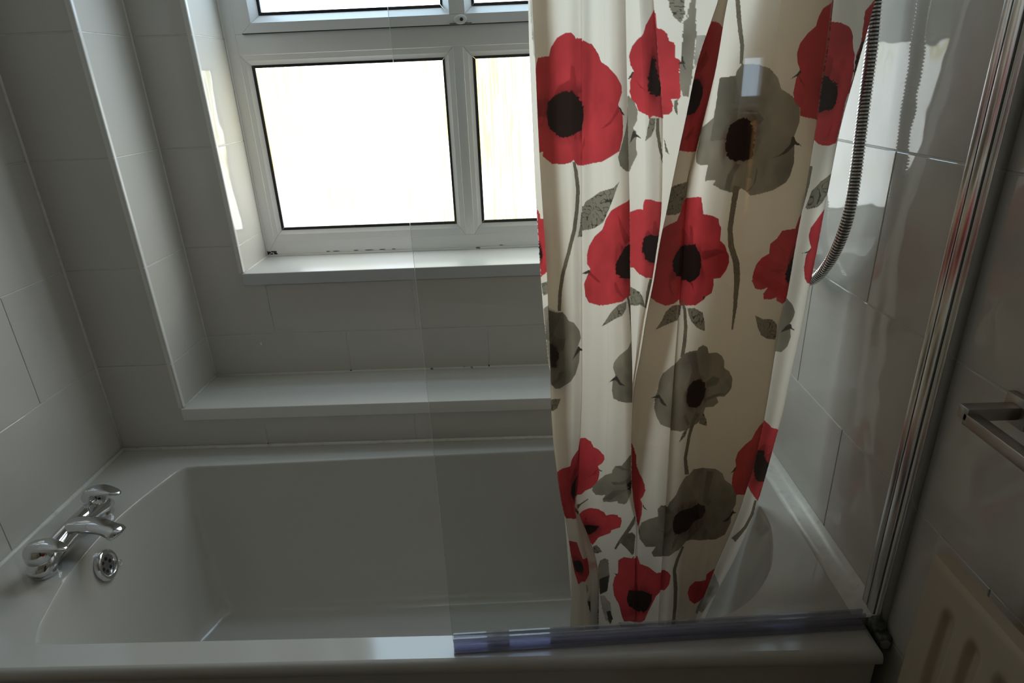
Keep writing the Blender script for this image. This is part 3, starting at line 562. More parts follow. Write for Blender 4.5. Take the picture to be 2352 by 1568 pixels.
# ------------------------------------------------------------------ shower curtain
TAB = """11546,4300 11827,4240 11568,4120 11926,4040 12278,3960 12278,3961 12564,3880 12835,3740 12766,3980 13040,3920 13177,3720 13159,3840 14862,3760 14650,3450 14835,3660 14732,3780 15474,3820 15887,3500 15278,4250 15950,3780 16085,3020
11486,4300 11792,4240 11509,4120 11900,4040 12284,3960 12284,3961 12597,3880 12896,3740 12817,3980 13116,3920 13270,3720 13249,3840 15113,3760 14891,3450 15087,3660 14970,3780 15780,3820 16246,3500 15549,4250 16302,3780 16490,3020
11482,4300 11800,4240 11513,4120 11905,4040 12292,3960 12292,3961 12611,3880 12914,3740 12835,3980 13141,3920 13297,3720 13276,3840 15102,3760 14907,3450 15086,3660 14951,3780 15794,3820 16309,3500 15493,4250 16345,3780 16574,3020
11479,4300 11808,4240 11516,4120 11912,4040 12301,3960 12301,3961 12626,3880 12936,3740 12855,3980 13168,3920 13329,3720 13308,3840 15008,3760 14808,3450 14993,3660 14855,3780 15740,3820 16293,3500 15401,4250 16327,3780 16602,3020
11475,4300 11816,4240 11519,4120 11918,4040 12310,3960 12310,3961 12642,3880 12958,3740 12874,3980 13195,3920 13362,3720 13339,3840 14915,3760 14708,3450 14900,3660 14759,3780 15686,3820 16276,3500 15308,4250 16309,3780 16612,3020
11471,4300 11824,4240 11522,4120 11924,4040 12319,3960 12319,3961 12657,3880 12979,3740 12894,3980 13222,3920 13394,3720 13371,3840 14821,3760 14609,3450 14807,3660 14663,3780 15631,3820 16260,3500 15215,4250 16291,3780 16623,3020
11467,4300 11832,4240 11525,4120 11930,4040 12328,3960 12328,3961 12672,3880 13001,3740 12914,3980 13249,3920 13427,3720 13403,3840 14727,3760 14510,3450 14714,3660 14567,3780 15577,3820 16244,3500 15122,4250 16273,3780 16633,3020
11464,4300 11846,4240 11534,4120 11937,4040 12335,3959 12335,3960 12687,3881 13022,3740 12933,3980 13281,3921 13467,3722 13443,3842 14639,3761 14410,3450 14626,3660 14479,3778 15524,3820 16228,3500 15025,4249 16256,3780 16643,3020
11462,4300 11865,4240 11549,4120 11946,4040 12337,3956 12337,3957 12699,3884 13043,3742 12952,3982 13329,3925 13542,3730 13515,3848 14596,3770 14282,3450 14589,3660 14442,3765 15516,3814 16258,3518 14901,4246 16281,3786 16631,3066
11469,4300 11882,4240 11561,4120 11953,4040 12339,3953 12339,3954 12711,3887 13065,3743 12972,3983 13364,3929 13592,3737 13562,3854 14556,3779 14154,3450 14556,3660 14408,3752 15501,3809 16276,3538 14779,4242 16291,3793 16610,3127
11477,4300 11895,4240 11569,4120 11958,4040 12342,3951 12342,3952 12725,3889 13089,3744 12994,3984 13411,3932 13662,3745 13629,3861 14497,3788 14094,3450 14494,3660 14346,3740 15463,3804 16270,3557 14722,4239 16277,3799 16595,3210
11486,4300 11908,4240 11578,4120 11964,4040 12344,3948 12344,3949 12738,3892 13113,3745 13016,3985 13449,3936 13714,3752 13678,3867 14423,3797 14036,3450 14415,3660 14267,3727 15426,3799 16299,3602 14671,4236 16301,3838 16584,3305
11494,4300 11925,4240 11590,4120 11971,4040 12346,3945 12346,3946 12752,3895 13137,3747 13038,3987 13472,3939 13737,3759 13698,3872 14353,3805 13968,3450 14342,3660 14212,3715 15382,3795 16308,3650 14610,4233 16307,3881 16591,3396
11502,4300 11942,4240 11602,4120 11978,4040 12348,3943 12348,3944 12765,3897 13161,3748 13060,3988 13494,3943 13757,3766 13715,3878 14281,3813 13905,3450 14267,3660 14185,3704 15338,3790 16321,3695 14550,4229 16315,3922 16628,3499
11513,4300 11965,4240 11620,4120 11989,4040 12351,3940 12351,3941 12778,3899 13185,3749 13081,3989 13516,3946 13777,3772 13732,3883 14210,3821 13844,3450 14192,3660 14170,3677 15294,3786 16331,3739 14494,4226 16322,3961 16677,3626
11524,4300 11990,4240 11641,4120 12001,4040 12353,3938 12353,3939 12792,3902 13208,3750 13102,3990 13532,3949 13785,3779 13738,3889 14186,3828 13785,3450 14177,3661 14177,3663 15273,3781 16340,3782 14442,4224 16327,4000 16721,3747
11538,4300 12015,4240 11661,4120 12012,4040 12355,3936 12355,3937 12802,3904 13225,3751 13118,3991 13532,3952 13767,3795 13724,3894 14191,3835 13718,3473 14189,3663 14189,3665 15267,3778 16326,3798 14377,4221 16313,4015 16761,3850
11553,4300 12039,4240 11680,4120 12023,4040 12358,3934 12358,3935 12812,3906 13242,3752 13133,3992 13519,3955 13727,3813 13685,3899 14199,3842 13682,3497 14201,3665 14201,3667 15264,3775 16308,3794 14324,4218 16288,4005 16752,3854
11574,4300 12060,4240 11695,4120 12031,4040 12360,3931 12360,3932 12822,3908 13259,3753 13148,3993 13510,3958 13696,3830 13656,3904 14198,3849 13646,3520 14200,3667 14201,3669 15259,3772 16298,3790 14295,4215 16274,3995 16735,3857
11595,4300 12073,4240 11703,4120 12037,4040 12362,3929 12362,3930 12832,3911 13277,3754 13163,3994 13485,3961 13630,3847 13594,3908 14179,3856 13583,3542 14198,3669 14199,3671 15250,3769 16285,3786 14246,4213 16257,3986 16716,3860
11616,4300 12085,4240 11711,4120 12042,4040 12364,3927 12365,3928 12846,3913 13303,3755 13186,3995 13467,3964 13574,3864 13538,3913 14122,3862 13535,3563 14196,3670 14197,3672 15223,3766 16232,3782 14178,4210 16202,3976 16709,3863
11647,4300 12098,4240 11718,4120 12047,4040 12367,3925 12367,3926 12861,3915 13330,3756 13210,3995 13461,3966 13539,3880 13505,3918 14065,3869 13501,3584 14194,3672 14194,3674 15211,3763 16212,3778 14143,4208 16177,3967 16690,3865
11679,4300 12110,4240 11726,4120 12052,4040 12369,3923 12369,3924 12876,3917 13358,3757 13236,3996 13455,3969 13501,3895 13471,3922 13985,3875 13456,3604 14192,3674 14192,3676 15203,3761 16197,3775 14110,4205 16155,3958 16666,3868
11718,4300 12120,4240 11729,4120 12055,4040 12371,3922 12372,3923 12890,3918 13380,3757 13259,3997 13442,3972 13452,3910 13424,3926 13883,3881 13397,3623 14189,3675 14190,3677 15198,3758 16190,3771 14058,4203 16145,3950 16635,3871
11813,4300 12123,4240 11728,4120 12054,4040 12370,3916 12370,3918 12898,3922 13395,3758 13273,3998 13436,3974 13430,3925 13404,3930 13804,3887 13376,3642 14189,3677 14190,3679 15192,3756 16180,3768 14007,4201 16131,3941 16602,3873
11837,4300 12126,4240 11730,4120 12048,4040 12352,3891 12353,3899 12895,3934 13399,3759 13294,3999 13443,3976 13438,3939 13414,3934 13760,3892 13381,3661 14193,3678 14194,3680 15187,3753 16167,3765 13994,4191 16116,3933 16592,3876
11862,4300 12148,4240 11747,4120 12049,4040 12333,3866 12335,3881 12890,3947 13401,3760 13308,4000 13449,3979 13452,3953 13429,3938 13723,3898 13386,3679 14197,3680 14197,3682 15177,3751 16146,3761 13999,4178 16095,3925 16555,3878
11887,4300 12169,4240 11767,4120 12053,4040 12317,3842 12320,3864 12890,3959 13416,3775 13323,3988 13458,3970 13465,3951 13445,3933 13692,3897 13405,3711 14202,3687 14203,3689 15164,3752 16115,3761 14006,4166 16058,3916 16507,3879
11911,4300 12210,4240 11804,4120 12066,4040 12301,3819 12305,3847 12893,3971 13434,3794 13338,3961 13470,3948 13477,3934 13461,3919 13666,3891 13426,3743 14208,3694 14208,3696 15151,3755 16084,3762 14025,4154 16021,3904 16464,3876
11936,4300 12252,4240 11842,4120 12076,4040 12278,3796 12283,3830 12892,3982 13452,3811 13354,3936 13481,3927 13489,3917 13477,3906 13640,3885 13446,3775 14213,3701 14214,3703 15129,3758 16036,3763 14043,4142 15968,3893 16415,3874
11961,4300 12300,4240 11886,4120 12076,4011 12233,3778 12233,3813 12893,3993 13502,3829 13411,3910 13520,3907 13530,3900 13521,3893 13641,3880 13500,3805 14218,3709 14219,3711 15093,3761 15962,3764 14070,4131 15897,3882 16365,3872
11986,4300 12349,4240 11941,4120 12116,3976 12300,3760 12227,3842 12928,3998 13568,3846 13519,3886 13580,3887 13589,3884 13580,3881 13664,3875 13567,3835 14222,3716 14222,3718 15065,3764 15899,3766 14131,4120 15817,3871 16310,3869
12010,4300 12443,4240 12028,4120 12232,3942 12464,3742 12290,3882 13033,3994 13623,3860 13620,3865 13637,3870 13646,3870 13644,3870 13692,3870 13651,3860 14225,3722 14225,3724 15020,3767 15809,3767 14213,4118 15727,3860 16238,3867
12035,4300 12498,4240 12070,4120 12325,3909 12590,3725 12348,3921 13116,3989 13607,3864 13619,3868 13642,3873 13662,3873 13676,3873 13696,3873 13703,3864 14228,3729 14228,3731 14973,3770 15710,3768 14263,4117 15625,3860 16145,3865
12060,4300 12558,4240 12126,4120 12403,3876 12706,3708 12391,3959 13179,3985 13597,3867 13618,3871 13644,3875 13669,3875 13694,3875 13720,3875 13738,3867 14231,3736 14231,3738 14920,3773 15601,3769 14279,4115 15516,3860 16040,3862
12085,4300 12592,4240 12147,4120 12447,3850 12754,3700 12408,3996 13232,3981 13612,3870 13633,3874 13659,3878 13685,3878 13710,3878 13736,3878 13755,3870 14234,3742 14234,3744 14868,3775 15495,3770 14299,4114 15404,3860 15934,3860
12109,4300 12614,4240 12160,4120 12470,3850 12777,3700 12440,4000 13264,3980 13627,3873 13648,3877 13675,3880 13701,3880 13727,3880 13752,3880 13772,3873 14237,3748 14237,3750 14826,3778 15406,3771 14320,4113 15312,3860 15788,3858
12134,4300 12624,4240 12160,4120 12466,3850 12780,3700 12438,4000 13276,3980 13642,3876 13664,3879 13690,3882 13717,3882 13743,3882 13769,3882 13789,3876 14239,3754 14240,3756 14783,3781 15317,3772 14341,4111 15221,3860 15649,3856
12159,4300 12618,4240 12149,4120 12462,3850 12784,3700 12433,4000 13285,3980 13657,3879 13679,3882 13706,3884 13732,3884 13759,3884 13785,3884 13806,3879 14242,3760 14243,3762 14740,3783 15228,3773 14363,4110 15130,3860 15532,3854
12183,4300 12611,4240 12137,4120 12458,3850 12788,3700 12427,4000 13295,3980 13673,3882 13694,3884 13721,3887 13748,3887 13775,3887 13802,3887 13822,3882 14245,3766 14246,3768 14701,3786 15147,3774 14384,4109 15042,3860 15423,3852
12208,4300 12605,4240 12127,4120 12456,3850 12794,3700 12421,4000 13304,3980 13688,3885 13710,3887 13737,3889 13764,3889 13791,3889 13818,3889 13839,3885 14248,3772 14248,3774 14667,3788 15077,3775 14406,4107 14970,3860 15351,3850"""
PRN = """R 2 7 2115,7412 2354,7416 2593,7420 2694,7487 2832,7523 2970,7559 3147,7575 3323,7591 3555,7592 3699,7567 3727,7546 5082,7527 5455,7492 5594,7456 5732,7421 5866,7356 6191,7316 6373,7280 6554,7243 6649,7207 6743,7172 6768,7118 6680,7065 6593,7013 6769,6962 6778,6906 6787,6849 6773,6800 6759,6752 6688,6694 6617,6635 6437,6611 6257,6587 6049,6566 5840,6546 5633,6540 5426,6534 5072,6514 3783,6517 3620,6563 3487,6539 3156,6525 2875,6528 2595,6531 2371,6564 2149,6597 2192,6639 2000,6628 2000,6706 2000,6783 2000,6860 2000,6936 2000,7014 2000,7092 2000,7169 2000,7245 2000,7320 2052,7366
r 2 7 3538,7340 3670,7331 3713,7271 3758,7212 3803,7152 3832,7096 3525,7118 3220,7139 2988,7122 2754,7103 2867,7142 2979,7180 3241,7205 3501,7231 3520,7286
r 2 7 2000,6942 2181,6935 2415,6928 2501,6971 2586,7013 2504,7082 2241,7081 2000,7080 2000,7011
r 2 7 5794,6817 6035,6839 6277,6862 6462,6913 6648,6962 6591,7002 6435,6949 6280,6896 6037,6857
r 2 7 3916,6575 5028,6634 5133,6693 5122,6757 5044,6694 3982,6634
K 2 7 2468,7048 2754,7103 2988,7122 3220,7139 3588,7137 3832,7096 3955,7056 5077,7016 5085,6959 5094,6903 5039,6862 3984,6822 3632,6777 3310,6755 2958,6762 2755,6795 2554,6828 2483,6870 2412,6911 2440,6980
D 2 7 6591,7002 6681,6993 6874,6928 6719,6945
T 2 7 3574,6544 3608,6502 3641,6459 3681,6379 3722,6300 3701,6242 3679,6183 3657,6124 3611,6061 3563,5996 3515,5931 3408,5861 3298,5789 3186,5716 3059,5643 2931,5567 2800,5492 2707,5399 2615,5304 2583,5209 2552,5113 2749,5113 2784,5209 2819,5302 2913,5394 3007,5485 3136,5560 3263,5635 3387,5708 3495,5782 3600,5854 3702,5926 3746,5992 3788,6058 3830,6122 3852,6182 3873,6242 3894,6301 3846,6382 3800,6463 3745,6506 3691,6548
L 2 7 6594,6372 6356,6316 6063,6299 5770,6285 5477,6242 5185,6199 5069,6149 3942,6098 3923,6040 3903,5982 3840,5924 3774,5866 5067,5923 5298,5938 5529,5954 5703,5979 5877,6004 6052,6082 6171,6139 6290,6197 6391,6256 6492,6315
R 2 7 7000,6220 6886,6197 6695,6174 6460,6141 6227,6108 6109,6070 5993,6030 5920,5984 5847,5939 5687,5907 5528,5876 5413,5830 5297,5783 5253,5737 5210,5690 5209,5608 5341,5560 5237,5498 5165,5450 5093,5401 5122,5338 5150,5274 5293,5216 5493,5204 5693,5192 5979,5194 6265,5203 6466,5218 6668,5233 6870,5286 7000,5305 7000,5393 7000,5480 7000,5566 7000,5651 7000,5735 7000,5818 7000,5900 7000,5981 7000,6062 7000,6141
r 2 7 6514,6073 6555,6002 6596,5931 6695,5861 6795,5789 7000,5844 6913,5896 6770,5946 6642,6009
r 2 7 5295,5546 5553,5483 5811,5419 5639,5427 5453,5466 5266,5505
r 2 7 6328,5403 6441,5320 6612,5291 6784,5263 6670,5307 6556,5350 6397,5432
K 2 7 7000,5811 6794,5776 6678,5728 6562,5680 6400,5597 6422,5549 6444,5501 6673,5467 7000,5476 7000,5561 7000,5646 7000,5729
D 2 7 3931,5471 5065,5513 5295,5550 5353,5525 5180,5504
L 2 7 6840,5243 6493,5193 6318,5146 6144,5099 5964,5034 5785,4971 5990,4993 6195,5020 6424,5054 6654,5088 6822,5171
T 2 7 6848,5290 6890,5239 6927,5185 6947,5114 6967,5044 6976,4970 6984,4897 6992,4823 7000,4825 7000,4899 7000,4972 7000,5046 7000,5118 7000,5191 6980,5244 6927,5296
G 0 1 21,5090 229,5126 255,5079 583,5062 821,5066 1000,5009 1000,4966 1000,4935 1000,4862 1000,4788 1000,4688 1000,4638 1000,4575 1000,4511 1000,4434 1000,4356 1000,4277 734,4235 337,4192 33,4189 0,4242 0,4341 38,4440 0,4466 0,4556 0,4646 0,4734 0,4834 0,4932 9,5012
G 2 7 2000,5121 2006,5156 2049,5109 2508,5096 2838,5102 3096,5049 3192,5009 3557,4985 3856,4918 3922,4847 3750,4747 3852,4700 3833,4638 3815,4576 3709,4498 3602,4420 3320,4336 2896,4288 2543,4244 2261,4240 2017,4288 2000,4386 2000,4482 2000,4507 2000,4597 2000,4684 2000,4771 2000,4869 2000,4966 2000,5044
g 0 1 237,5102 528,5079 820,5056 660,4977 493,4897 390,4842 284,4785 137,4734 0,4759 7,4822 69,4883 129,4957 187,5031
g 2 7 2021,5133 2428,5113 2837,5093 2628,5014 2416,4934 2289,4878 2161,4822 2000,4771 2000,4796 2000,4857 2000,4917 2000,4990 2000,5062
g 2 7 2069,4870 2334,4842 2600,4815 3007,4819 2932,4756 2857,4694 2579,4666 2248,4736 2016,4771
g 2 7 2553,4438 2869,4449 2617,4349 2370,4307 2121,4264 2018,4301 2407,4359
K 2 7 2000,4752 2314,4725 2544,4665 2570,4604 2391,4551 2419,4487 2069,4476 2000,4542 2000,4609 2000,4681
D 2 7 3785,4754 3887,4731 5060,4727 3886,4707 3643,4638 3398,4567 3610,4671
L 2 7 2000,4096 2252,4112 2646,4129 2519,4066 2389,4003 2125,3960 2000,3962 2000,4030
G 2 7 7000,4855 7000,4843 6927,4793 6843,4742 6683,4702 6524,4661 6297,4581 6228,4516 6334,4431 6223,4364 6180,4260 6250,4158 6472,4132 6736,4125 7000,4143 7000,4248 7000,4352 7000,4455 7000,4557 7000,4657 7000,4757
D 2 7 6047,4348 6245,4397 6378,4420 6553,4349 6751,4319 6509,4322 6333,4374
R 0 1 0,6118 127,6052 145,6012 339,6004 341,5926 342,5846 342,5765 343,5685 335,5619 326,5553 318,5487 155,5455 0,5423 0,5492 0,5561 0,5629 0,5722 0,5814 0,5905 0,5976 0,6048
K 0 1 0,5782 79,5740 117,5692 154,5643 0,5587 0,5601 0,5692
L 0 1 0,5357 291,5384 275,5320 259,5256 48,5226 9,5292
g 0 1 88,7858 212,7857 234,7792 255,7727 274,7660 293,7593 312,7533 327,7471 341,7408 195,7410 181,7476 166,7542 146,7606 124,7670 103,7734 95,7796
R 2 7 2000,3171 2529,3247 3280,3301 3379,3372 3655,3467 3905,3558 3953,3624 4000,3690 5215,3682 5436,3636 5529,3570 5746,3533 5942,3459 5975,3407 5884,3361 5719,3326 5791,3248 5759,3147 5668,3079 5517,3030 5323,3007 5196,2965 3923,2975 3833,2886 3647,2789 3895,2720 3456,2622 2763,2598 2136,2538 2000,2589 2000,2637 2000,2645 2000,2760 2000,2872 2000,2964 2000,3055
r 2 7 3420,3046 3705,3183 3970,3315 3980,3433 3993,3549 3882,3461 3759,3370 3610,3261 3439,3147
K 2 7 3993,3261 3824,3150 3841,3058 3863,2967 3648,2877 3324,2938 3473,3064 3737,3164
D 2 7 5721,3311 5787,3278 5928,3248 5789,3260
r 2 7 5362,3180 5563,3233 5722,3304 5649,3213
G 2 7 7000,3551 6998,3515 6798,3410 6650,3337 6396,3316 6282,3251 6275,3220 5983,3192 5780,3146 5675,3101 5572,3056 5555,2997 5690,2943 5863,2930 6037,2923 5908,2871 5939,2829 6209,2820 6444,2840 6438,2816 6664,2804 6769,2833 6865,2908 6958,2983 7000,3108 7000,3221 7000,3333 7000,3442
g 2 7 6217,3097 6567,3108 6738,3140 6916,3202 7000,3258 7000,3184 6914,3138 6728,3086 6543,3071 6359,3056
g 2 7 6397,3309 6694,3272 6990,3295 6736,3304 6566,3325
g 2 7 5907,2863 6114,2916 6316,2980 6595,3002 6879,3025 6712,2986 6550,2946 6382,2899 6216,2851
K 2 7 7000,3169 6832,3091 6886,3056 6840,3031 6957,3014 7000,3108
T 2 7 5008,2729 5188,2817 5445,2882 5429,2893 5154,2835 3774,2767
R 5 7 5056,2672 5226,2726 5450,2757 5744,2743 5901,2692 5959,2641 6217,2652 6367,2640 6374,2616 6508,2607 6459,2589 6492,2574 6388,2466 6193,2446 5994,2425 5963,2395 5761,2364 5573,2323 5410,2228 5353,2204 5228,2304 5143,2403 5059,2503 5000,2608
r 5 7 5173,2530 5318,2653 5309,2521 5462,2512 5614,2503 5600,2471 5377,2475 5154,2479
K 5 7 5143,2497 5340,2511 5501,2501 5662,2492 5506,2409 5297,2356 5197,2409
L 5 7 5363,2178 5469,2200 5557,2155 5602,2103 5471,2071 5339,2074
R 2 4 2000,2204 2736,2263 2791,2197 2843,2132 2996,2061 3454,2084 3836,2054 3924,2002 3670,1921 3334,1900 3360,1851 2959,1719 2794,1699 2514,1603 2371,1676 2245,1751 2149,1869 2063,1985 2000,2092
K 2 4 2161,1913 2566,1983 2780,1990 2922,1950 2874,1845 2332,1779 2245,1846
g 2 4 3032,1692 3196,1651 3242,1585 3083,1557
g 2 4 3174,1440 3446,1564 4000,1629 4000,1499 4000,1376 4000,1287 4000,1197 4000,1107 4000,1015 3640,969 3537,1099 3430,1227 3303,1334
D 2 4 3744,1286 4000,1323 4000,1170 4000,1015 3640,969 3693,1129
D 2 4 3175,1423 3376,1419 3501,1340 3626,1260 4000,1233 3632,1152 3389,1242 3283,1333
G 5 7 5444,1841 5527,1961 5666,2011 5760,1993 5760,1865 5767,1736 5720,1615 5681,1492 5490,1422 5456,1519 5422,1616 5428,1729
D 5 7 5470,1668 5611,1711 5753,1753 5720,1632 5697,1510 5490,1422 5479,1545
g 5 7 5490,1404 5618,1421 5780,1314 5814,1187 5848,1059 5786,966 5659,1022 5601,1123 5543,1224 5517,1314
D 5 7 5687,1169 5782,1196 5854,1059 5786,966 5706,1059
G 2 7 6995,7083 7000,7089 7000,7050 7000,7011 7000,6972 7000,6933 7000,6894 7000,6826 7000,6803 7000,6740 7000,6676 7000,6606 7000,6564 7000,6523 7000,6464 6866,6463 6635,6511 6553,6582 6616,6623 6679,6665 6775,6729 6871,6792 6922,6843 6973,6894 6980,6957 6988,7020
G 8 10 8309,7080 8366,7085 8554,7044 8630,7004 8706,6964 8685,6925 8667,6884 8498,6816 8634,6792 8616,6728 8598,6663 8650,6591 8549,6550 8448,6508 8332,6448 8190,6448 8000,6499 8000,6571 8000,6613 8014,6655 8103,6720 8192,6783 8238,6835 8284,6887 8292,6952 8300,7016
D 8 10 8350,6689 8409,6735 8468,6781 8552,6802 8632,6768 8840,6724 8686,6739 8548,6740
R 8 10 10000,7726 10000,7680 10000,7632 10000,7585 10000,7581 10000,7549 10000,7492 10000,7482 10000,7446 10000,7409 10000,7373 10000,7352 10000,7299 10000,7245 10000,7186 10000,7127 10000,7072 10000,7044 10000,7049 10000,7005 10000,6950 10000,6922 10000,6925 10000,6891 9707,6907 9472,6916 9232,6888 9156,6917 8920,6937 8732,6958 8659,7009 8473,7056 8398,7113 8420,7157 8443,7200 8523,7238 8603,7276 8471,7331 8422,7396 8501,7432 8580,7468 8827,7519 9164,7558 9344,7617 9677,7674
R 11 12 11042,7731 11060,7684 11057,7636 11055,7588 11138,7583 11205,7548 11235,7491 11309,7478 11332,7441 11328,7405 11324,7368 11404,7346 11402,7293 11400,7239 11417,7179 11435,7120 11454,7064 11409,7037 11248,7045 11299,6999 11289,6944 11214,6917 11090,6922 11081,6888 11000,6905 11000,6914 11000,6885 11000,6914 11000,6934 11000,6953 11000,7004 11000,7049 11000,7105 11000,7148 11000,7192 11000,7230 11000,7268 11000,7322 11000,7386 11000,7422 11000,7459 11000,7512 11000,7553 11000,7615 11000,7676
r 8 10 8590,7221 8752,7187 8911,7153 9219,7107 8852,7142 8722,7182
r 8 10 9659,7459 9787,7447 9858,7377 9920,7307 9963,7235 9619,7226 9276,7216 9376,7278 9477,7340 9567,7400
K 8 10 9654,7386 9531,7334 9399,7281 9339,7227 9280,7173 9223,7119 9376,7090 9732,7067 9982,7083 10000,7148 9947,7197 9887,7246 9843,7300 9789,7353
D 11 12 11434,7382 11475,7323 11506,7258 11453,7313 11368,7313 11416,7335
D 8 10 8332,7212 8544,7271 8601,7265 8476,7222
L 8 10 9149,6813 9211,6853 9272,6894 9589,6894 9569,6853 9548,6813 9347,6744 8988,6702 9067,6758
T 8 10 9620,6894 9618,6836 9615,6778 9682,6714 9752,6649 9861,6585 9972,6521 10000,6524 9989,6589 9912,6654 9855,6718 9801,6780 9798,6837 9794,6894
T 11 12 11115,6734 11160,6691 11208,6646 11291,6588 11177,6610 11144,6673
T 11 12 11325,7032 11395,7037 11398,6973 11402,6909 11334,6954 11329,6993
G 11 12 11437,7624 11494,7653 11538,7702 11605,7690 11615,7636 11626,7582 11638,7528 11630,7487 11622,7445 11625,7390 11628,7334 11633,7277 11629,7218 11624,7159 11610,7108 11600,7056 11501,7063 11435,7120 11417,7174 11401,7228 11409,7287 11416,7346 11426,7413 11436,7481 11435,7529 11436,7577
D 11 12 11434,7382 11475,7323 11506,7258 11453,7313 11368,7313 11416,7335
g 11 12 11638,7528 11727,7523 11817,7519 11806,7480 11795,7441 11755,7387 11712,7333 11669,7277 11648,7315 11629,7352 11632,7410 11635,7469
L 11 12 11219,7819 11324,7816 11430,7813 11446,7750 11454,7684 11432,7652 11408,7619 11321,7657 11289,7688 11257,7720 11239,7770
G 11 12 11521,7801 11574,7838 11587,7789 11599,7740 11605,7690 11538,7702 11475,7653 11494,7703 11511,7753
R 8 10 8309,6081 8661,6109 8895,6102 8894,6159 8980,6192 9357,6194 9704,6178 10000,6181 10000,6096 10000,6008 10000,5920 10000,5868 10000,5815 10000,5744 10000,5673 10000,5601 10000,5528 10000,5456 9405,5447 8933,5475 8708,5516 8560,5551 8350,5551 8341,5643 8331,5732 8321,5821 8315,5908 8312,5995
r 8 10 9579,5863 9564,5927 9550,5992 9723,6007 9858,5944 10000,5881 9550,5869 9098,5856 8939,5854 9218,5910
K 8 10 10000,5862 10000,5868 9478,5868 9005,5848 8916,5774 8932,5694 9265,5623 9623,5601 10000,5607 10000,5671 10000,5733 10000,5795
L 8 10 8378,5356 8493,5356 8943,5306 9444,5243 9649,5197 9877,5151 9221,5166 8761,5166 8413,5170 8398,5264
T 8 10 9761,5450 9690,5378 9681,5305 9748,5228 9811,5149 10000,5149 10000,5228 10000,5306 10000,5375 10000,5445
R 13 14 13059,7613 13662,7600 14000,7571 14000,7509 14000,7445 14000,7397 14000,7349 14000,7301 14000,7243 14000,7185 14000,7127 14000,7068 14000,6999 14000,6931 14000,6860 14000,6788 14000,6715 14000,6662 14000,6608 13498,6620 13203,6630 13000,6637 13000,6707 13000,6776 13000,6844 13000,6912 13000,6978 13000,7044 13000,7110 13000,7172 13000,7234 13000,7296 13000,7350 13000,7402 13000,7454 13000,7506 13000,7560
r 13 14 13075,7327 13157,7366 13248,7406 13505,7345 13380,7294 13249,7243 13000,7234 13036,7281
r 13 14 13118,6729 13334,6781 13547,6833 13538,6767 13285,6715
K 13 14 13000,7188 13218,7191 13509,7137 13550,7099 13595,7061 13564,7024 13532,6986 13397,6934 13064,6917 13000,6923 13000,6982 13000,7040 13000,7099 13000,7144
L 13 14 13000,6335 13160,6346 13429,6355 13749,6356 14000,6358 14000,6303 14000,6247 14000,6190 13931,6143 13778,6098 13502,6081 13222,6089 13000,6095 13000,6149 13000,6204 13000,6270
R 13 17 13890,6199 15115,6217 15262,6215 15294,6144 15310,6100 15324,6056 15480,6038 15592,6003 15613,5951 15653,5924 15655,5864 15657,5801 15757,5746 15796,5698 15836,5651 15855,5583 15815,5504 15728,5436 15597,5433 15613,5374 15591,5292 15481,5261 15460,5234 15388,5208 15315,5183 15223,5190 15131,5196 13987,5251 13818,5219 13553,5214 13265,5255 13000,5319 13000,5375 13000,5430 13000,5505 13000,5579 13000,5660 13000,5738 13000,5817 13000,5894 13000,5970 13107,5989 13289,6005 13615,6021 13696,6060 13778,6098 13833,6149
r 13 17 13912,5942 15016,5926 15056,5880 15096,5833 15096,5904 15096,5974 15147,5935 15162,5851 15176,5765 15043,5744 13797,5726 13869,5769 13944,5813 13930,5878
r 13 17 13510,5508 13668,5557 13819,5491 13615,5437 13707,5365 13793,5293 13695,5337 13592,5382 13548,5446
r 13 17 15331,5708 15465,5716 15600,5725 15703,5702 15806,5678 15658,5670 15513,5649 15366,5627
r 13 17 15175,5404 15265,5317 15238,5367 15211,5416 15132,5433
K 13 17 15039,5790 15199,5784 15254,5730 15337,5655 15339,5601 15342,5547 15339,5487 15246,5436 15159,5425 15067,5449 13971,5486 13819,5491 13668,5557 13637,5605 13604,5653 13742,5727 13952,5773
D 13 17 15441,5270 15486,5261 15436,5228
T 13 17 15012,5247 15071,5154 15093,5062 15114,4968 15113,4896 15112,4824 15100,4742 15087,4661 15171,4651 15180,4734 15190,4816 15187,4891 15185,4965 15155,5062 15125,5156 15088,5204 15051,5252
L 13 17 15026,5200 13779,5202 13577,5152 13529,5107 13483,5062 13405,5018 13327,4972 13456,4990 13585,5008 13748,5021 13912,5034 15014,5101 15020,5151
L 13 17 15148,5167 15295,5155 15379,5127 15464,5099 15497,5041 15529,4982 15544,4905 15388,4943 15254,5021 15187,5095
G 13 17 15151,4682 15217,4698 15326,4699 15434,4700 15454,4732 15545,4757 15637,4725 15676,4658 15832,4661 15945,4624 16001,4565 16008,4492 16122,4451 16202,4372 16208,4268 16165,4219 16077,4166 15925,4160 15983,4097 15893,4045 15720,4041 15698,3986 15676,3929 15576,3866 15465,3831 15353,3796 15221,3795 15096,3818 13965,3841 13736,3892 13627,3979 13587,4039 13547,4099 13552,4158 13554,4217 13583,4269 13612,4320 13627,4410 13696,4486 13820,4521 13946,4556 15019,4599 15078,4642
g 13 17 15220,4679 15320,4680 15420,4681 15459,4585 15498,4487 15538,4432 15579,4377 15482,4371 15386,4365 15307,4298 15336,4396 15365,4492 15292,4587
g 13 17 15676,4334 15750,4366 15824,4398 15953,4373 15914,4300 15810,4284 15706,4268
g 13 17 15244,3972 15296,3996 15350,3937 15406,3877 15375,3837 15309,3904
g 13 17 15674,4144 15814,4172 15953,4200 16051,4204 16149,4210 16034,4182 15917,4155 15808,4132 15699,4108
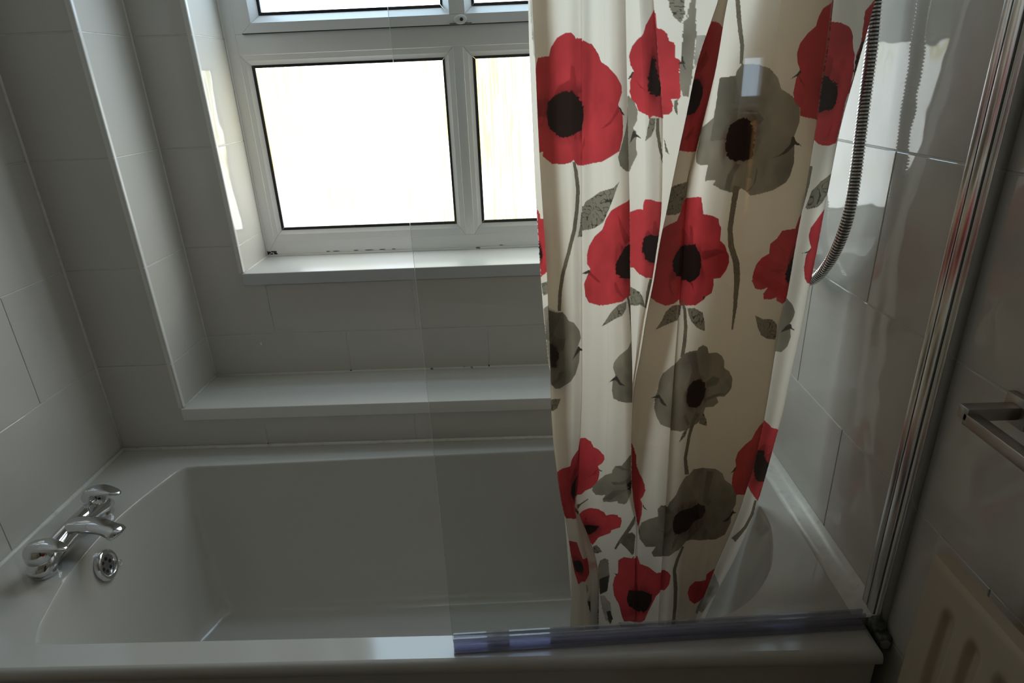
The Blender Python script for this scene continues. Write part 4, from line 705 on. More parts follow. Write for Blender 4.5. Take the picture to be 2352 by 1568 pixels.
K 13 17 15293,4209 15307,4298 15403,4364 15533,4384 15649,4335 15690,4259 15672,4160 15595,4076 15508,4049 15368,4064 15294,4139
D 13 17 13466,4219 13657,4254 13735,4192 13812,4142 13890,4092 13719,4141 13644,4210
T 13 17 15514,4003 15456,3920 15426,3830 15396,3740 15378,3642 15360,3544 15342,3444 15374,3338 15408,3230 15510,3232 15463,3336 15419,3439 15434,3537 15448,3633 15462,3729 15497,3816 15531,3901 15615,3968
L 13 17 15604,3864 15649,3923 15694,3981 15777,3889 15801,3815
L 13 17 15191,3662 15236,3720 15280,3778 15395,3825 15361,3772 15327,3716
G 13 17 15508,3222 15610,3294 15779,3290 15949,3286 16118,3284 16296,3221 16390,3133 16607,3063 16762,2973 16801,2883 16841,2792 16785,2702 16832,2621 16881,2540 16862,2458 16844,2376 16703,2348 16559,2321 16284,2312 16006,2303 15723,2299 15630,2241 15532,2182 15376,2156 15217,2130 13923,2108 13589,2104 13513,2161 13687,2256 13476,2239 13263,2222 13029,2321 13009,2441 13162,2569 13449,2643 13767,2692 13737,2784 13840,2838 15040,2837 15076,2892 15154,2941 15230,2989 15313,3097 15373,3151 15433,3203
g 13 17 15969,2851 15961,2953 15949,3053 15937,3153 15934,3250 16092,3246 16080,3160 16074,3072 16069,2984 16061,2894 16208,2847 16099,2792
g 13 17 13840,2834 15042,2825 15209,2740 15097,2743 13976,2792
g 13 17 13805,2479 15048,2463 15224,2552 15221,2622 15218,2693 15209,2564 15200,2434 15009,2392
g 13 17 15278,2214 15279,2312 15456,2402 15428,2332 15352,2236
g 13 17 15718,2311 15850,2414 16014,2481 16026,2504 16001,2410 15843,2319
K 13 17 15263,2480 15219,2576 15241,2692 15408,2744 15538,2757 15667,2770 15875,2809 16037,2781 16087,2712 16040,2620 15940,2588 15836,2556 15730,2465 15592,2440 15453,2414 15324,2430
D 13 17 16604,2567 16766,2634 16810,2730 16856,2697 16938,2677 16855,2667 16784,2576
T 13 17 15611,2236 15549,2140 15481,2044 15449,1966 15416,1889 15487,1745 15568,1600 15626,1456 15692,1309 15720,1191 15751,1073 15780,953 15992,943 15956,1064 15917,1183 15882,1301 15802,1451 15732,1598 15634,1741 15547,1882 15566,1954 15584,2025 15637,2124 15686,2220
R 5 7 7000,2080 7000,1950 7000,1912 7000,1822 7000,1874 7000,1848 7000,1771 7000,1641 7000,1562 7000,1510 7000,1457 7000,1349 7000,1214 7000,1138 7000,1062 7000,1006 7000,1034 6709,1028 6396,1020 6237,1123 6157,1202 6077,1280 5963,1357 5889,1437 5865,1517 5841,1596 5894,1726 6030,1804 6062,1895 6112,1985 6457,2038 6871,2032
r 5 7 6911,1532 7000,1615 7000,1694 7000,1615 7000,1536 7000,1523 7000,1510 7000,1514 7000,1518 6702,1509
K 5 7 6702,1535 7000,1543 7000,1536 7000,1512 7000,1489 7000,1376 7000,1241 7000,1186 7000,1214 6967,1253 6705,1282 6546,1382
g 5 7 6031,1003 6396,1006 6761,1009 7000,1006 7000,999 7000,992 7000,922 7000,918 6763,902 6294,875
R 7 13 10402,2075 13000,1947 13000,1910 13000,1820 13000,1871 13000,1846 13000,1768 13000,1639 13000,1560 13000,1507 13000,1454 13000,1347 13000,1211 13000,1136 13000,1060 13000,1004 7400,1034 7000,1041 7000,1049 7000,1159 7000,1241 7000,1322 7000,1403 7000,1483 7000,1562 7000,1641 7000,1771 7000,1848 7000,1937 7000,2025 7000,2063 7000,2038
r 7 13 7000,1536 7279,1614 8940,1690 10484,1610 12034,1531 13000,1520 13000,1507 13000,1512 9990,1514 7000,1523
K 7 13 7000,1549 8966,1539 13000,1534 13000,1510 13000,1486 13000,1374 13000,1239 13000,1184 10551,1209 7000,1255 7000,1295 7000,1403
g 7 13 7000,1049 7000,1034 7000,1020 9055,1003 13000,997 13000,990 13000,920 10599,914 7000,913 7000,908
R 13 17 13000,2078 13019,1948 13419,1931 13775,1861 15089,1921 15219,1892 15367,1812 15342,1684 15157,1610 13990,1561 13794,1498 13643,1382 13443,1236 13362,1156 13278,1076 13051,1007 13000,1032 13000,1039 13000,1046 13000,1156 13000,1239 13000,1320 13000,1400 13000,1481 13000,1560 13000,1639 13000,1768 13000,1846 13000,1935 13000,2023 13000,2060 13000,2035
r 13 17 13000,1534 13000,1612 13000,1691 13000,1612 13000,1534 13290,1536 13621,1541 13235,1524 13000,1516 13000,1520
K 13 17 13000,1547 13000,1540 13124,1540 13365,1530 13608,1519 13597,1407 13397,1261 13225,1196 13000,1211 13000,1252 13000,1293 13000,1400
g 13 17 13000,1046 13000,1032 13000,1018 13000,1004 13051,1000 13329,1009 13287,936 13000,915 13000,911 13000,906
D 5 7 5879,1803 5996,1772 5947,1762
T 5 7 6334,2242 6464,2309 6584,2374 6862,2416 7000,2381 7000,2272 7000,2199 7000,2125 6918,2084 6739,2132 6568,2179
T 5 7 7000,2673 6835,2569 6663,2465 6489,2379 6288,2291 5982,2164 6054,2145 6400,2267 6607,2355 6787,2440 6946,2543 7000,2642
R 13 17 13000,3688 13066,3601 13126,3514 13134,3440 13143,3366 13197,3306 13252,3246 13316,3179 13376,3112 13379,3035 13314,2964 13222,2907 13268,2844 13239,2764 13203,2682 13072,2545 13000,2505 13000,2572 13000,2641 13000,2747 13000,2852 13000,2980 13000,3079 13000,3178 13000,3274 13000,3380 13000,3484 13000,3588
D 13 17 13261,2844 13340,2799 13416,2758 13302,2782
R 13 17 16792,1716 16738,1801 16836,1834 16999,1883 17000,1940 17000,1799 17000,1732 17000,1655 17000,1578 16983,1457 16866,1379 16636,1350 16385,1398 16211,1513 16217,1617 16389,1693 16644,1709
g 13 17 17000,1782 17000,1685 17000,1587 17000,1475 17000,1405 17000,1334 17000,1255 17000,1174 16852,1192 16847,1300 16930,1414 17000,1526 17000,1655
g 19 20 19365,1739 19641,1640 19946,1540 19998,1428 19895,1358 19787,1289 19718,1209 19645,1129 19200,1148 19177,1256 19266,1370 19348,1483 19358,1612
T 19 20 19784,2784 19804,2692 19831,2598 19775,2519 19733,2437 19579,2347 19431,2256 19637,2210 19775,2307 19921,2402 19953,2491 19998,2579 19957,2677 19922,2774
G 15 17 15242,7194 15362,7199 15482,7204 15489,7241 15553,7293 15683,7288 15813,7282 15894,7267 15974,7252 16063,7214 16156,7175 16208,7132 16257,7088 16363,7059 16467,7030 16540,7002 16612,6973 16671,6907 16683,6862 16695,6817 16670,6758 16644,6699 16677,6623 16700,6552 16723,6482 16708,6421 16693,6361 16642,6308 16536,6276 16429,6243 16317,6227 16205,6210 16079,6202 15960,6252 15911,6266 15836,6250 15760,6233 15677,6248 15595,6263 15516,6290 15436,6316 15482,6350 15394,6350 15305,6350 15308,6406 15312,6463 15328,6486 15187,6490 15117,6515 15102,6573 15111,6651 15118,6727 15119,6802 15200,6839 15280,6877 15279,6933 15277,6987 15264,7057 15251,7126
G 13 14 14000,7196 14000,7204 14000,7211 14000,7248 14000,7301 14000,7298 14000,7296 14000,7282 14000,7269 14000,7233 14000,7196 14000,7154 14000,7111 14000,7084 14000,7057 14000,7030 14000,7003 14000,6938 14000,6894 14000,6849 14000,6790 14000,6732 14000,6658 14000,6588 14000,6519 14000,6460 14000,6401 14000,6347 14000,6315 14000,6282 14000,6263 14000,6245 14000,6235 14000,6282 14000,6294 14000,6276 14000,6257 14000,6270 14000,6282 14000,6306 14000,6330 14000,6365 14000,6362 14000,6359 14000,6416 14000,6472 14000,6496 14000,6496 14000,6519 14000,6577 13977,6654 13955,6730 13935,6805 14000,6844 14000,6883 14000,6938 14000,6992 14000,7061 14000,7129
g 15 17 15242,7194 15362,7199 15482,7204 15525,7148 15569,7092 15614,7034 15628,6972 15642,6909 15656,6845 15553,6814 15544,6752 15535,6690 15414,6690 15294,6690 15295,6749 15295,6807 15295,6865 15289,6918 15281,6969 15273,7020 15261,7079 15250,7137
g 15 17 15651,6382 15701,6434 15749,6486 15836,6484 15798,6437 15758,6390 15748,6319 15735,6246 15641,6262 15647,6322
g 15 17 15864,6874 15919,6839 15974,6803 16047,6847 15985,6882 15930,6917 15844,6925 15758,6932
K 15 17 15645,6845 15553,6814 15542,6758 15531,6702 15540,6655 15549,6608 15611,6548 15722,6505 15817,6508 15913,6511 15982,6527 15977,6585 15971,6644 15959,6690 15947,6736 15889,6794 15830,6852 15740,6871
D 15 17 16305,6519 16381,6537 16458,6556 16526,6595 16595,6635 16608,6700 16659,6693 16681,6664 16814,6615 16682,6629 16617,6594 16551,6560 16428,6540
g 15 17 15987,6239 16036,6269 16084,6298 16091,6340 16098,6382 16081,6454 16119,6418 16121,6370 16122,6322 16090,6283 16055,6244
T 15 17 15191,7903 15226,7857 15261,7811 15295,7766 15329,7705 15358,7645 15387,7584 15418,7533 15448,7481 15479,7429 15493,7363 15510,7295 15562,7292 15549,7361 15540,7430 15511,7482 15483,7535 15455,7586 15426,7647 15397,7707 15363,7767 15324,7813 15286,7859 15246,7904
T 15 17 15783,6293 15784,6219 15783,6144 15781,6065 15775,5984 15768,5903 15789,5822 15809,5739 15866,5659 15924,5576 15949,5497 15975,5417 15988,5330 16001,5242 16022,5152 16036,5071 16048,4989 16056,4906 16084,4903 16091,4985 16094,5067 16094,5147 16083,5237 16080,5325 16077,5413 16054,5498 16032,5582 15968,5665 15907,5745 15881,5822 15855,5897 15860,5977 15865,6057 15867,6135 15876,6208 15885,6281
R 15 17 17000,7719 16927,7694 16824,7670 16762,7613 16745,7579 16729,7546 16659,7522 16590,7499 16525,7464 16460,7430 16444,7395 16428,7359 16457,7296 16537,7232 16515,7195 16493,7159 16490,7106 16485,7051 16533,6985 16664,6929 16687,6868 16829,6849 16980,6836 17000,6833 17000,6910 17000,6984 17000,7059 17000,7132 17000,7203 17000,7269 17000,7335 17000,7398 17000,7455 17000,7512 17000,7568 17000,7618 17000,7669
R 19 20 19047,7586 19203,7573 19361,7560 19554,7520 19678,7457 19705,7422 19733,7388 19791,7352 19852,7317 19899,7256 19947,7195 19954,7135 19962,7073 19960,7010 19959,6946 19971,6897 19977,6845 19983,6794 19982,6742 19978,6690 19965,6635 19700,6610 19412,6615 19193,6658 19151,6720 19107,6781 19064,6841 19135,6899 19115,6960 19098,7022 19083,7084 19064,7144 19041,7204 19048,7271 19056,7338 19072,7402 19061,7464 19051,7526
r 19 20 19185,7181 19170,7231 19155,7280 19141,7329 19349,7305 19349,7256 19349,7208 19350,7159
r 19 20 19558,6676 19627,6734 19690,6791 19715,6813 19680,6751 19642,6689
r 15 17 16495,7212 16578,7168 16660,7125 16726,7081 16591,7136 16543,7174
K 19 20 19110,7182 19185,7181 19358,7149 19544,7106 19627,7052 19639,7004 19651,6956 19550,6901 19379,6895 19177,6870 19141,6936 19112,7000 19085,7064 19102,7124
D 15 17 16391,7161 16500,7201 16550,7232 16578,7208 16509,7180
R 19 20 19851,7623 19953,7665 20000,7695 20000,7643 20000,7590 20000,7544 20000,7497 20000,7449 20000,7401 20000,7349 20000,7295 20000,7245 20000,7195 20000,7141 20000,7087 20000,7031 19918,7020 19943,7066 19966,7111 19989,7155 19958,7209 19927,7262 19898,7316 19918,7360 19937,7403 19911,7458 19887,7514 19867,7569
K 19 20 19937,7403 20000,7408 20000,7352 20000,7295 20000,7245 20000,7195 19947,7195 19940,7255 19934,7316 19935,7359
T 19 20 19211,6429 19206,6361 19200,6293 19194,6236 19188,6178 19184,6107 19181,6035 19251,6032 19273,6104 19297,6174 19312,6232 19327,6289 19327,6357 19327,6426
L 19 20 20000,6373 19867,6337 19650,6299 19536,6252 19421,6205 19375,6127 19330,6049 19391,6034 19555,6048 19720,6062 19889,6104 19972,6160 20000,6216 20000,6296
L 19 20 19029,6585 19069,6633 19108,6681 19199,6717 19224,6647 19127,6616
R 15 17 17000,6058 17000,6016 16967,5975 16954,5928 16941,5880 16829,5873 16717,5866 16640,5795 16531,5752 16534,5706 16537,5660 16417,5623 16333,5557 16302,5477 16298,5395 16381,5317 16499,5308 16609,5326 16536,5266 16569,5209 16715,5199 16810,5218 16827,5182 16948,5147 17000,5172 17000,5256 17000,5329 17000,5403 17000,5476 17000,5556 17000,5637 17000,5716 17000,5802 17000,5888 17000,5973
r 15 17 16629,5750 16740,5708 16852,5667 16771,5688
r 15 17 16600,5498 16752,5495 16904,5491 16763,5454
K 15 17 17000,5664 17000,5650 16975,5611 16943,5571 16925,5524 16908,5478 16907,5396 16971,5353 17000,5366 17000,5428 17000,5489 17000,5576
L 15 17 16464,5049 16641,5002 16736,4996 16832,4990 16931,4937 16958,4857 16958,4776 16790,4787 16653,4834 16557,4923 16511,4986
R 19 20 20000,6046 19913,5998 19797,5949 19701,5908 19606,5867 19576,5788 19656,5723 19765,5671 19614,5602 19619,5542 19623,5481 19674,5427 19726,5372 19894,5318 20000,5312 20000,5389 20000,5465 20000,5539 20000,5620 20000,5700 20000,5779 20000,5867 20000,5957
D 19 20 19458,5614 19685,5644 19770,5678 19721,5628
G 19 20 19194,5154 19263,5162 19490,5101 19616,5031 19607,4972 19529,4905 19587,4836 19647,4766 19621,4713 19594,4660 19438,4590 19179,4595 19170,4665 19160,4735 19150,4805 19150,4901 19150,4996 19175,5076
D 19 20 19302,4800 19445,4882 19553,4906 19597,4877 19752,4830 19589,4852 19446,4826
R 13 17 17000,3855 17000,3846 16926,3797 16859,3718 16816,3637 16667,3572 16546,3490 16523,3393 16568,3321 16536,3207 16564,3090 16668,3001 16781,2925 16908,2923 17000,2922 17000,2988 17000,3054 17000,3161 17000,3266 17000,3370 17000,3469 17000,3568 17000,3665 17000,3761
R 19 20 19217,3810 19282,3801 19632,3725 20000,3686 20000,3577 20000,3465 20000,3382 20000,3297 20000,3211 20000,3125 20000,3037 20000,2964 20000,2890 20000,2827 19970,2763 19680,2847 19401,2937 19190,3011 19175,3116 19173,3221 19175,3324 19188,3426 19205,3528 19220,3628 19216,3719
r 19 20 19309,3408 19456,3506 19572,3520 19623,3409
K 19 20 19296,3422 19545,3436 19689,3339 19906,3282 20000,3275 20000,3200 20000,3125 20000,3020 19692,3031 19447,3111 19372,3176 19303,3240 19295,3332
D 13 17 16477,3222 16561,3307 16590,3299 16558,3249"""
ZS_ = np.array([2.0, 1.8, 1.7582, 1.7164, 1.6746, 1.6328, 1.591, 1.5492, 1.5074, 1.4656, 1.4238, 1.3821, 1.3403, 1.2985, 1.2567, 1.2149, 1.1731, 1.1313, 1.0895, 1.0477, 1.0059, 0.9641, 0.9223, 0.8805, 0.8387, 0.7969, 0.7551, 0.7133, 0.6715, 0.6297, 0.5879, 0.5462, 0.5044, 0.4626, 0.4208, 0.379, 0.3372, 0.2954, 0.2536, 0.2118, 0.17])
tab = np.array([[[float(q) for q in c.split(',')] for c in l.split()] for l in TAB.strip().split('\n')]) / 1e4     # z, col, (x,y)
NC = tab.shape[1]
seg_n = [26, 30, 80, 86, 10, 80, 84, 12, 50, 56, 8, 60, 30, 56, 8, 190, 200, 40, 30, 130]
assert len(seg_n) == NC - 1
us = np.concatenate([i + np.arange(n) / n for i, n in enumerate(seg_n)] + [[NC - 1.0]])
zt = np.concatenate([np.linspace(2.0, 1.62, 30, endpoint=False), np.linspace(1.62, 0.0, 1180)])   # parameter rows, hem trimmed below
HEM = np.interp(us, [0, 2, 7, 13, 16, 20], [0.170, 0.166, 0.163, 0.165, 0.168, 0.178])
def smooth_interp(z):
    # table in z (descending) -> per column values, cubic-smoothed by averaging two linear lookups
    out = np.zeros((len(z), NC, 2))
    for k, w in ((-0.02, .25), (0, .5), (0.02, .25)):
        for j in range(NC):
            for c in range(2): out[:, j, c] += w * np.interp(-(z + k), -ZS_, tab[:, j, c])
    return out
f01 = np.linspace(0, 1, 1180)
Zg = np.where(np.arange(len(zt))[:, None] < 30, zt[:, None], 1.62 + (HEM[None, :] - 1.62) * np.concatenate([np.zeros(30), f01])[:, None])
rowz = np.concatenate([zt[:30], 1.62 + (0.167 - 1.62) * f01])
cols_ = smooth_interp(rowz)                                    # row, col, 2
i0 = np.minimum(us.astype(int), NC - 2); fr = us - i0
XY = cols_[:, i0] * (1 - fr)[None, :, None] + cols_[:, i0 + 1] * fr[None, :, None]
Xg, Yg = XY[..., 0], XY[..., 1]
# soft vertical waves of the cloth inside each panel (zero at the folds)
def wave(a, b, n, amp, ph=0.0, drift=0.0):
    t = np.clip((us - a) / (b - a), 0, 1); env = np.sin(np.pi * t) ** 0.5
    return amp * env[None, :] * np.sin(2 * np.pi * (n * t[None, :] + ph + drift * rowz[:, None]))
Yg = Yg + wave(2, 7, 3.2, 0.0045, 0.1, 0.25) + wave(2, 7, 7.1, 0.0011, 0.4, -0.3) + wave(8, 10, 1.2, 0.003, .2, .2) + wave(13, 17, 2.6, 0.004, 0.3, 0.2) + wave(14, 17, 6.3, 0.0012, 0.1, 0.35) + wave(19, 20, 1.0, 0.004, 0.0, 0.1)
nr, ncv = Xg.shape
V = np.stack([Xg, Yg, Zg], -1).reshape(-1, 3).astype(np.float32)
# ---- the print, drawn in cloth coordinates (fold column, height)
BASE = np.array([0.83, 0.815, 0.785]); colr = np.tile(BASE, (nr * ncv, 1)).reshape(nr, ncv, 3)
PAL = {'R': (0.54, 0.052, 0.068), 'r': (0.20, 0.012, 0.018), 'K': (0.022, 0.012, 0.012), 'G': (0.25, 0.235, 0.20), 'g': (0.085, 0.08, 0.068), 'L': (0.22, 0.21, 0.175), 'T': (0.17, 0.155, 0.125), 'D': (0.055, 0.05, 0.045)}
rs = np.random.default_rng(3)
def vnoise(u, v, seed):
    r = np.random.default_rng(seed); G = r.random((64, 64))
    a, b = np.floor(u).astype(int), np.floor(v).astype(int); fu, fv = u - a, v - b
    fu = fu * fu * (3 - 2 * fu); fv = fv * fv * (3 - 2 * fv)
    g = lambda i, j: G[i % 64, j % 64]
    return (g(a, b) * (1 - fu) + g(a + 1, b) * fu) * (1 - fv) + (g(a, b + 1) * (1 - fu) + g(a + 1, b + 1) * fu) * fv
ss = np.zeros(len(us)); ss[1:] = np.cumsum(np.hypot(np.diff(Xg[500]), np.diff(Yg[500])))     # cloth length in metres at mid height
Sg = np.tile(ss[None, :], (nr, 1))
fine = vnoise(Sg * 420, rowz[:, None] * 420, 11) ; mid_ = vnoise(Sg * 90, rowz[:, None] * 60, 12); big = vnoise(Sg * 22, rowz[:, None] * 14, 13)
vein = np.abs(vnoise(Sg * 210 + 3 * mid_, rowz[:, None] * 150 + 2 * big, 14) - 0.5)
petal = vnoise(Sg * 160 + 5 * big, rowz[:, None] * 26 + 3 * mid_, 15)
jit_u = (mid_ - 0.5); jit_z = (fine - 0.5)
dudx = np.gradient(ss, us)
for line in PRN.strip().split('\n'):
    tk = line.split(); kind, a, b = tk[0], int(tk[1]), int(tk[2])
    P = np.array([[float(q) for q in t.split(',')] for t in tk[3:]]); P[:, 0] /= 1000.0; P[:, 1] /= 5000.0
    mu, mz = (np.ptp(P[:, 0]) * .3, np.ptp(P[:, 1]) * .3) if kind == 'K' else (.02, .004)
    ua, ub, za, zb = P[:, 0].min() - mu, P[:, 0].max() + mu, P[:, 1].min() - mz, P[:, 1].max() + mz
    ci = np.nonzero((us >= max(ua, a)) & (us <= min(ub, b)))[0]; ri = np.nonzero((rowz >= za) & (rowz <= zb))[0]
    if len(ci) == 0 or len(ri) == 0: continue
    sl = (slice(ri[0], ri[-1] + 1), slice(ci[0], ci[-1] + 1))
    amp = 0.0034 if kind == 'K' else (0.0008 if kind in 'RGLT' else 0.0012)
    uu = us[None, sl[1]] + (fine[sl] - .5) * amp / np.maximum(dudx[None, sl[1]], 1e-3); zz = rowz[sl[0], None] + jit_z[sl] * amp
    uu = np.broadcast_to(uu, (len(ri), len(ci)))
    ins = np.zeros(uu.shape, bool)
    if kind in 'Rr' or kind in 'GgTDLK':
        x0, y0 = P[-1]
        for x1, y1 in P:
            if y0 != y1:
                c = ((y0 > zz) != (y1 > zz)); ins ^= c & (uu < (x1 - x0) * (zz - y0) / (y1 - y0) + x0)
            x0, y0 = x1, y1
    base = np.array(PAL[kind]); cur = colr[sl]
    if kind == 'K':            # bruised ring of dark strokes around the flower heart
        c0 = P.mean(0); rr0 = np.hypot((us[None, sl[1]] - c0[0]) / max(1e-3, np.ptp(P[:, 0]) / 2), (rowz[sl[0], None] - c0[1]) / max(1e-3, np.ptp(P[:, 1]) / 2))
    if kind in 'rg':           # soft shading strokes in the painted petals
        al = (0.42 + 0.35 * (mid_[sl] - .3))[..., None]
        new = cur * (1 - al) + base * al
    elif kind == 'R':
        k = (0.78 + 0.42 * big[sl] + 0.16 * (mid_[sl] - .5) + 0.10 * (petal[sl] - .5))[..., None]; new = base * k
    elif kind == 'G':
        k = (0.70 + 0.62 * big[sl] + 0.25 * (mid_[sl] - .5))[..., None]; new = base * k
    elif kind == 'L':
        k = (1.12 - 0.85 * (vein[sl] < 0.055) + 0.12 * (fine[sl] - .5))[..., None]; new = base * k
    elif kind == 'T':
        k = (0.85 + 0.35 * mid_[sl] + 0.30 * (fine[sl] - .5))[..., None]; new = base * k
    elif kind == 'K':
        k = (0.8 + 0.6 * (fine[sl] > .8) * mid_[sl])[..., None]; new = base * k
    else: new = np.broadcast_to(base, cur.shape)
    if kind == 'K':
        al = (np.clip((1.45 - rr0) / 0.45, 0, 1) * (0.30 + 0.75 * (petal[sl] - .35)).clip(0, .8) * ((cur[..., 0] - cur[..., 1] > .15) | (cur[..., 0] < .5)))[..., None]
        cur[:] = cur * (1 - al) + np.array((0.10, 0.012, 0.016)) * al
    cur[ins] = new[ins]
mesh = bpy.data.meshes.new('curtain_cloth')
mesh.vertices.add(nr * ncv); mesh.vertices.foreach_set('co', V.ravel())
idx = np.arange(nr * ncv).reshape(nr, ncv)
q = np.stack([idx[:-1, :-1], idx[1:, :-1], idx[1:, 1:], idx[:-1, 1:]], -1).reshape(-1, 4).astype(np.int32)
mesh.loops.add(q.size); mesh.loops.foreach_set('vertex_index', q.ravel())
mesh.polygons.add(len(q)); mesh.polygons.foreach_set('loop_start', np.arange(0, q.size, 4, dtype=np.int32))
mesh.polygons.foreach_set('use_smooth', np.ones(len(q), bool))
at = mesh.attributes.new('print', 'FLOAT_COLOR', 'POINT')
at.data.foreach_set('color', np.concatenate([colr.reshape(-1, 3), np.ones((nr * ncv, 1))], 1).astype(np.float32).ravel())
mesh.update(calc_edges=True); mesh.validate(); mesh.materials.append(M_CURT)
cur_root = tag(empty('shower_curtain', (1.40, 0.39, 2.0)), 'white shower curtain printed with red and grey poppies hanging into the bath', 'curtain')
CI = Matrix.Translation((-1.40, -0.39, -2.0))
cl = link('curtain_cloth', mesh, cur_root); cl.matrix_parent_inverse = CI
for k in range(7):
    x = 1.16 + k * 0.083
    bm = bmesh.new(); sweep(bm, [Vector((x, 0.40 + 0.024 * math.cos(a), 2.017 + 0.024 * math.sin(a))) for a in [i * 2 * math.pi / 20 for i in range(21)]], lambda i: (.0018, .0018), 6, up=Vector((1, 0, 0)))
    o = obj('curtain_ring', bm, M_CHROME, cur_root, smooth=True); o.matrix_parent_inverse = CI
bm = bmesh.new(); sweep(bm, [Vector((x, 0.40, 2.025)) for x in (0.0, 0.5, 1.2, 1.73)], lambda i: (.0125, .0125), 16)
tag(obj('curtain_rail', bm, M_CHROME, smooth=True, ang=50), 'chrome rail carrying the poppy curtain above the bath', 'rail')

# ------------------------------------------------------------------ shower hose
hp = catmull([(1.712, 0.345, 1.72), (1.7, 0.335, 1.66), (1.693, 0.358, 1.579), (1.693, 0.347, 1.48), (1.693, 0.342, 1.416), (1.693, 0.336, 1.349), (1.693, 0.329, 1.279), (1.693, 0.328, 1.22), (1.693, 0.338, 1.172), (1.693, 0.36, 1.126), (1.693, 0.394, 1.084), (1.693, 0.429, 1.059), (1.693, 0.46, 1.055), (1.695, 0.51, 1.08), (1.7, 0.55, 1.13), (1.702, 0.56, 1.19)], 12)
L = [0.0]
for a, b in zip(hp, hp[1:]): L.append(L[-1] + (b - a).length)
tot = L[-1]; pitch = 0.0056; per = 8; n = int(tot / pitch) * per
pts = []; Ls = np.array(L); arr = np.array([tuple(p) for p in hp])
for i in range(n + 1):
    s = tot * i / n; pts.append(Vector([float(np.interp(s, Ls, arr[:, c])) for c in range(3)]))
def hr(i):
    ph = (i % per) / per; r = 0.0082 if ph < 0.36 else (0.0102 if 0.4 < ph < 0.95 else 0.0098); return (r, r)
hose = tag(empty('shower_hose', (1.70, 0.56, 1.19)), 'ribbed chrome shower hose curving down beside the right wall', 'hose')
HI = Matrix.Translation((-1.70, -0.56, -1.19))
bm = bmesh.new(); sweep(bm, pts, hr, 14, up=Vector((1, 0, 0.05))); o = obj('ribbed_tube', bm, [M_HOSE, M_GASKET_GROOVE], hose, smooth=True, ang=35)
gi = np.arange(len(o.data.polygons)) // 14 % per; o.data.polygons.foreach_set('material_index', np.where(gi < 3, 1, 0).astype(np.int32)); o.matrix_parent_inverse = HI  # groove faces coloured black to deepen the shade between the ribs
bm = bmesh.new(); lathe(bm, [(0, 0), (0.024, 0), (0.024, 0.005), (0.013, 0.009), (0.013, 0.03), (0, 0.03)], (-1, 0, 0), (1.7295, 0.56, 1.195), 24); o = obj('wall_outlet', bm, M_CHROME, hose, smooth=True, ang=40); o.matrix_parent_inverse = HI
bm = bmesh.new(); lathe(bm, [(0, 0), (0.020, 0), (0.020, 0.005), (0.011, 0.009), (0.011, 0.032), (0, 0.032)], (-1, 0, 0), (1.7295, 0.345, 1.725), 24); o = obj('hose_bracket', bm, M_CHROME, hose, smooth=True, ang=40); o.matrix_parent_inverse = HI

# ------------------------------------------------------------------ radiator
rx = 1.650; ry1, ry0 = -0.111, -0.560; rz1, rz0 = 0.853, 0.30
rad = tag(empty('radiator', (1.70, -0.33, rz0)), 'cream fluted panel radiator on the right wall beside the bath', 'radiator')
RI = Matrix.Translation((-1.70, 0.33, -rz0))
ny, nz = 181, 90
Yv = np.linspace(ry1, ry0, ny); Zv = np.linspace(rz1, rz0, nz)
bm = bmesh.new()
def flute(y, z):
    d = ry1 - y; t = (d - 0.036) / 0.0475
    if t < 0 or d > (ry1 - ry0) - 0.03: return 0.0
    ph = t % 1.0; w = 0.62
    zt_ = rz1 - 0.042; zb_ = rz0 + 0.042
    u = abs(ph - 0.31) / (w / 2)
    if u >= 1: return 0.0
    zz = min((zt_ - z), (z - zb_))
    e = max(0.0, min(1.0, (zz - 0.012 * u * u) / 0.022)); e = e * e * (3 - 2 * e)
    return 0.0075 * e * (0.5 + 0.5 * math.cos(math.pi * min(1, max(0, (u - .35) / .65))))
g = [[bm.verts.new((rx + flute(y, z), y, z)) for y in Yv] for z in Zv]
for i in range(nz - 1):
    for j in range(ny - 1): bm.faces.new((g[i][j], g[i][j + 1], g[i + 1][j + 1], g[i + 1][j]))
back = 0.020
for v in g[0]: v.co.x += 0.003
for v in g[0]: v.co.z += 0.001
border = [g[0][j] for j in range(ny)] + [g[i][-1] for i in range(1, nz)] + [g[-1][j] for j in range(ny - 2, -1, -1)] + [g[i][0] for i in range(nz - 2, 0, -1)]
bk = [bm.verts.new((rx + back, v.co.y, v.co.z)) for v in border]
for i in range(len(border)):
    j = (i + 1) % len(border); bm.faces.new((border[i], border[j], bk[j], bk[i]))
bm.faces.new(bk)
o = obj('fluted_panel', bm, M_RAD, rad, smooth=True, ang=50); o.matrix_parent_inverse = RI
for y in (-0.19, -0.48):
    bm = bmesh.new(); box(bm, rx + back - .002, XR - 0.0002, y - .015, y + .015, 0.66, 0.80, bev=.003); o = obj('wall_bracket', bm, M_RAD, rad, smooth=True, ang=40); o.matrix_parent_inverse = RI
for y in (-0.15, -0.52):
    bm = bmesh.new(); lathe(bm, [(0, 0.0), (0.0075, 0.0), (0.0075, rz0 + 0.02), (0, rz0 + 0.02)], (0, 0, 1), (rx + 0.010, y, 0.0), 16); o = obj('supply_pipe', bm, M_CHROME, rad, smooth=True, ang=40); o.matrix_parent_inverse = RI

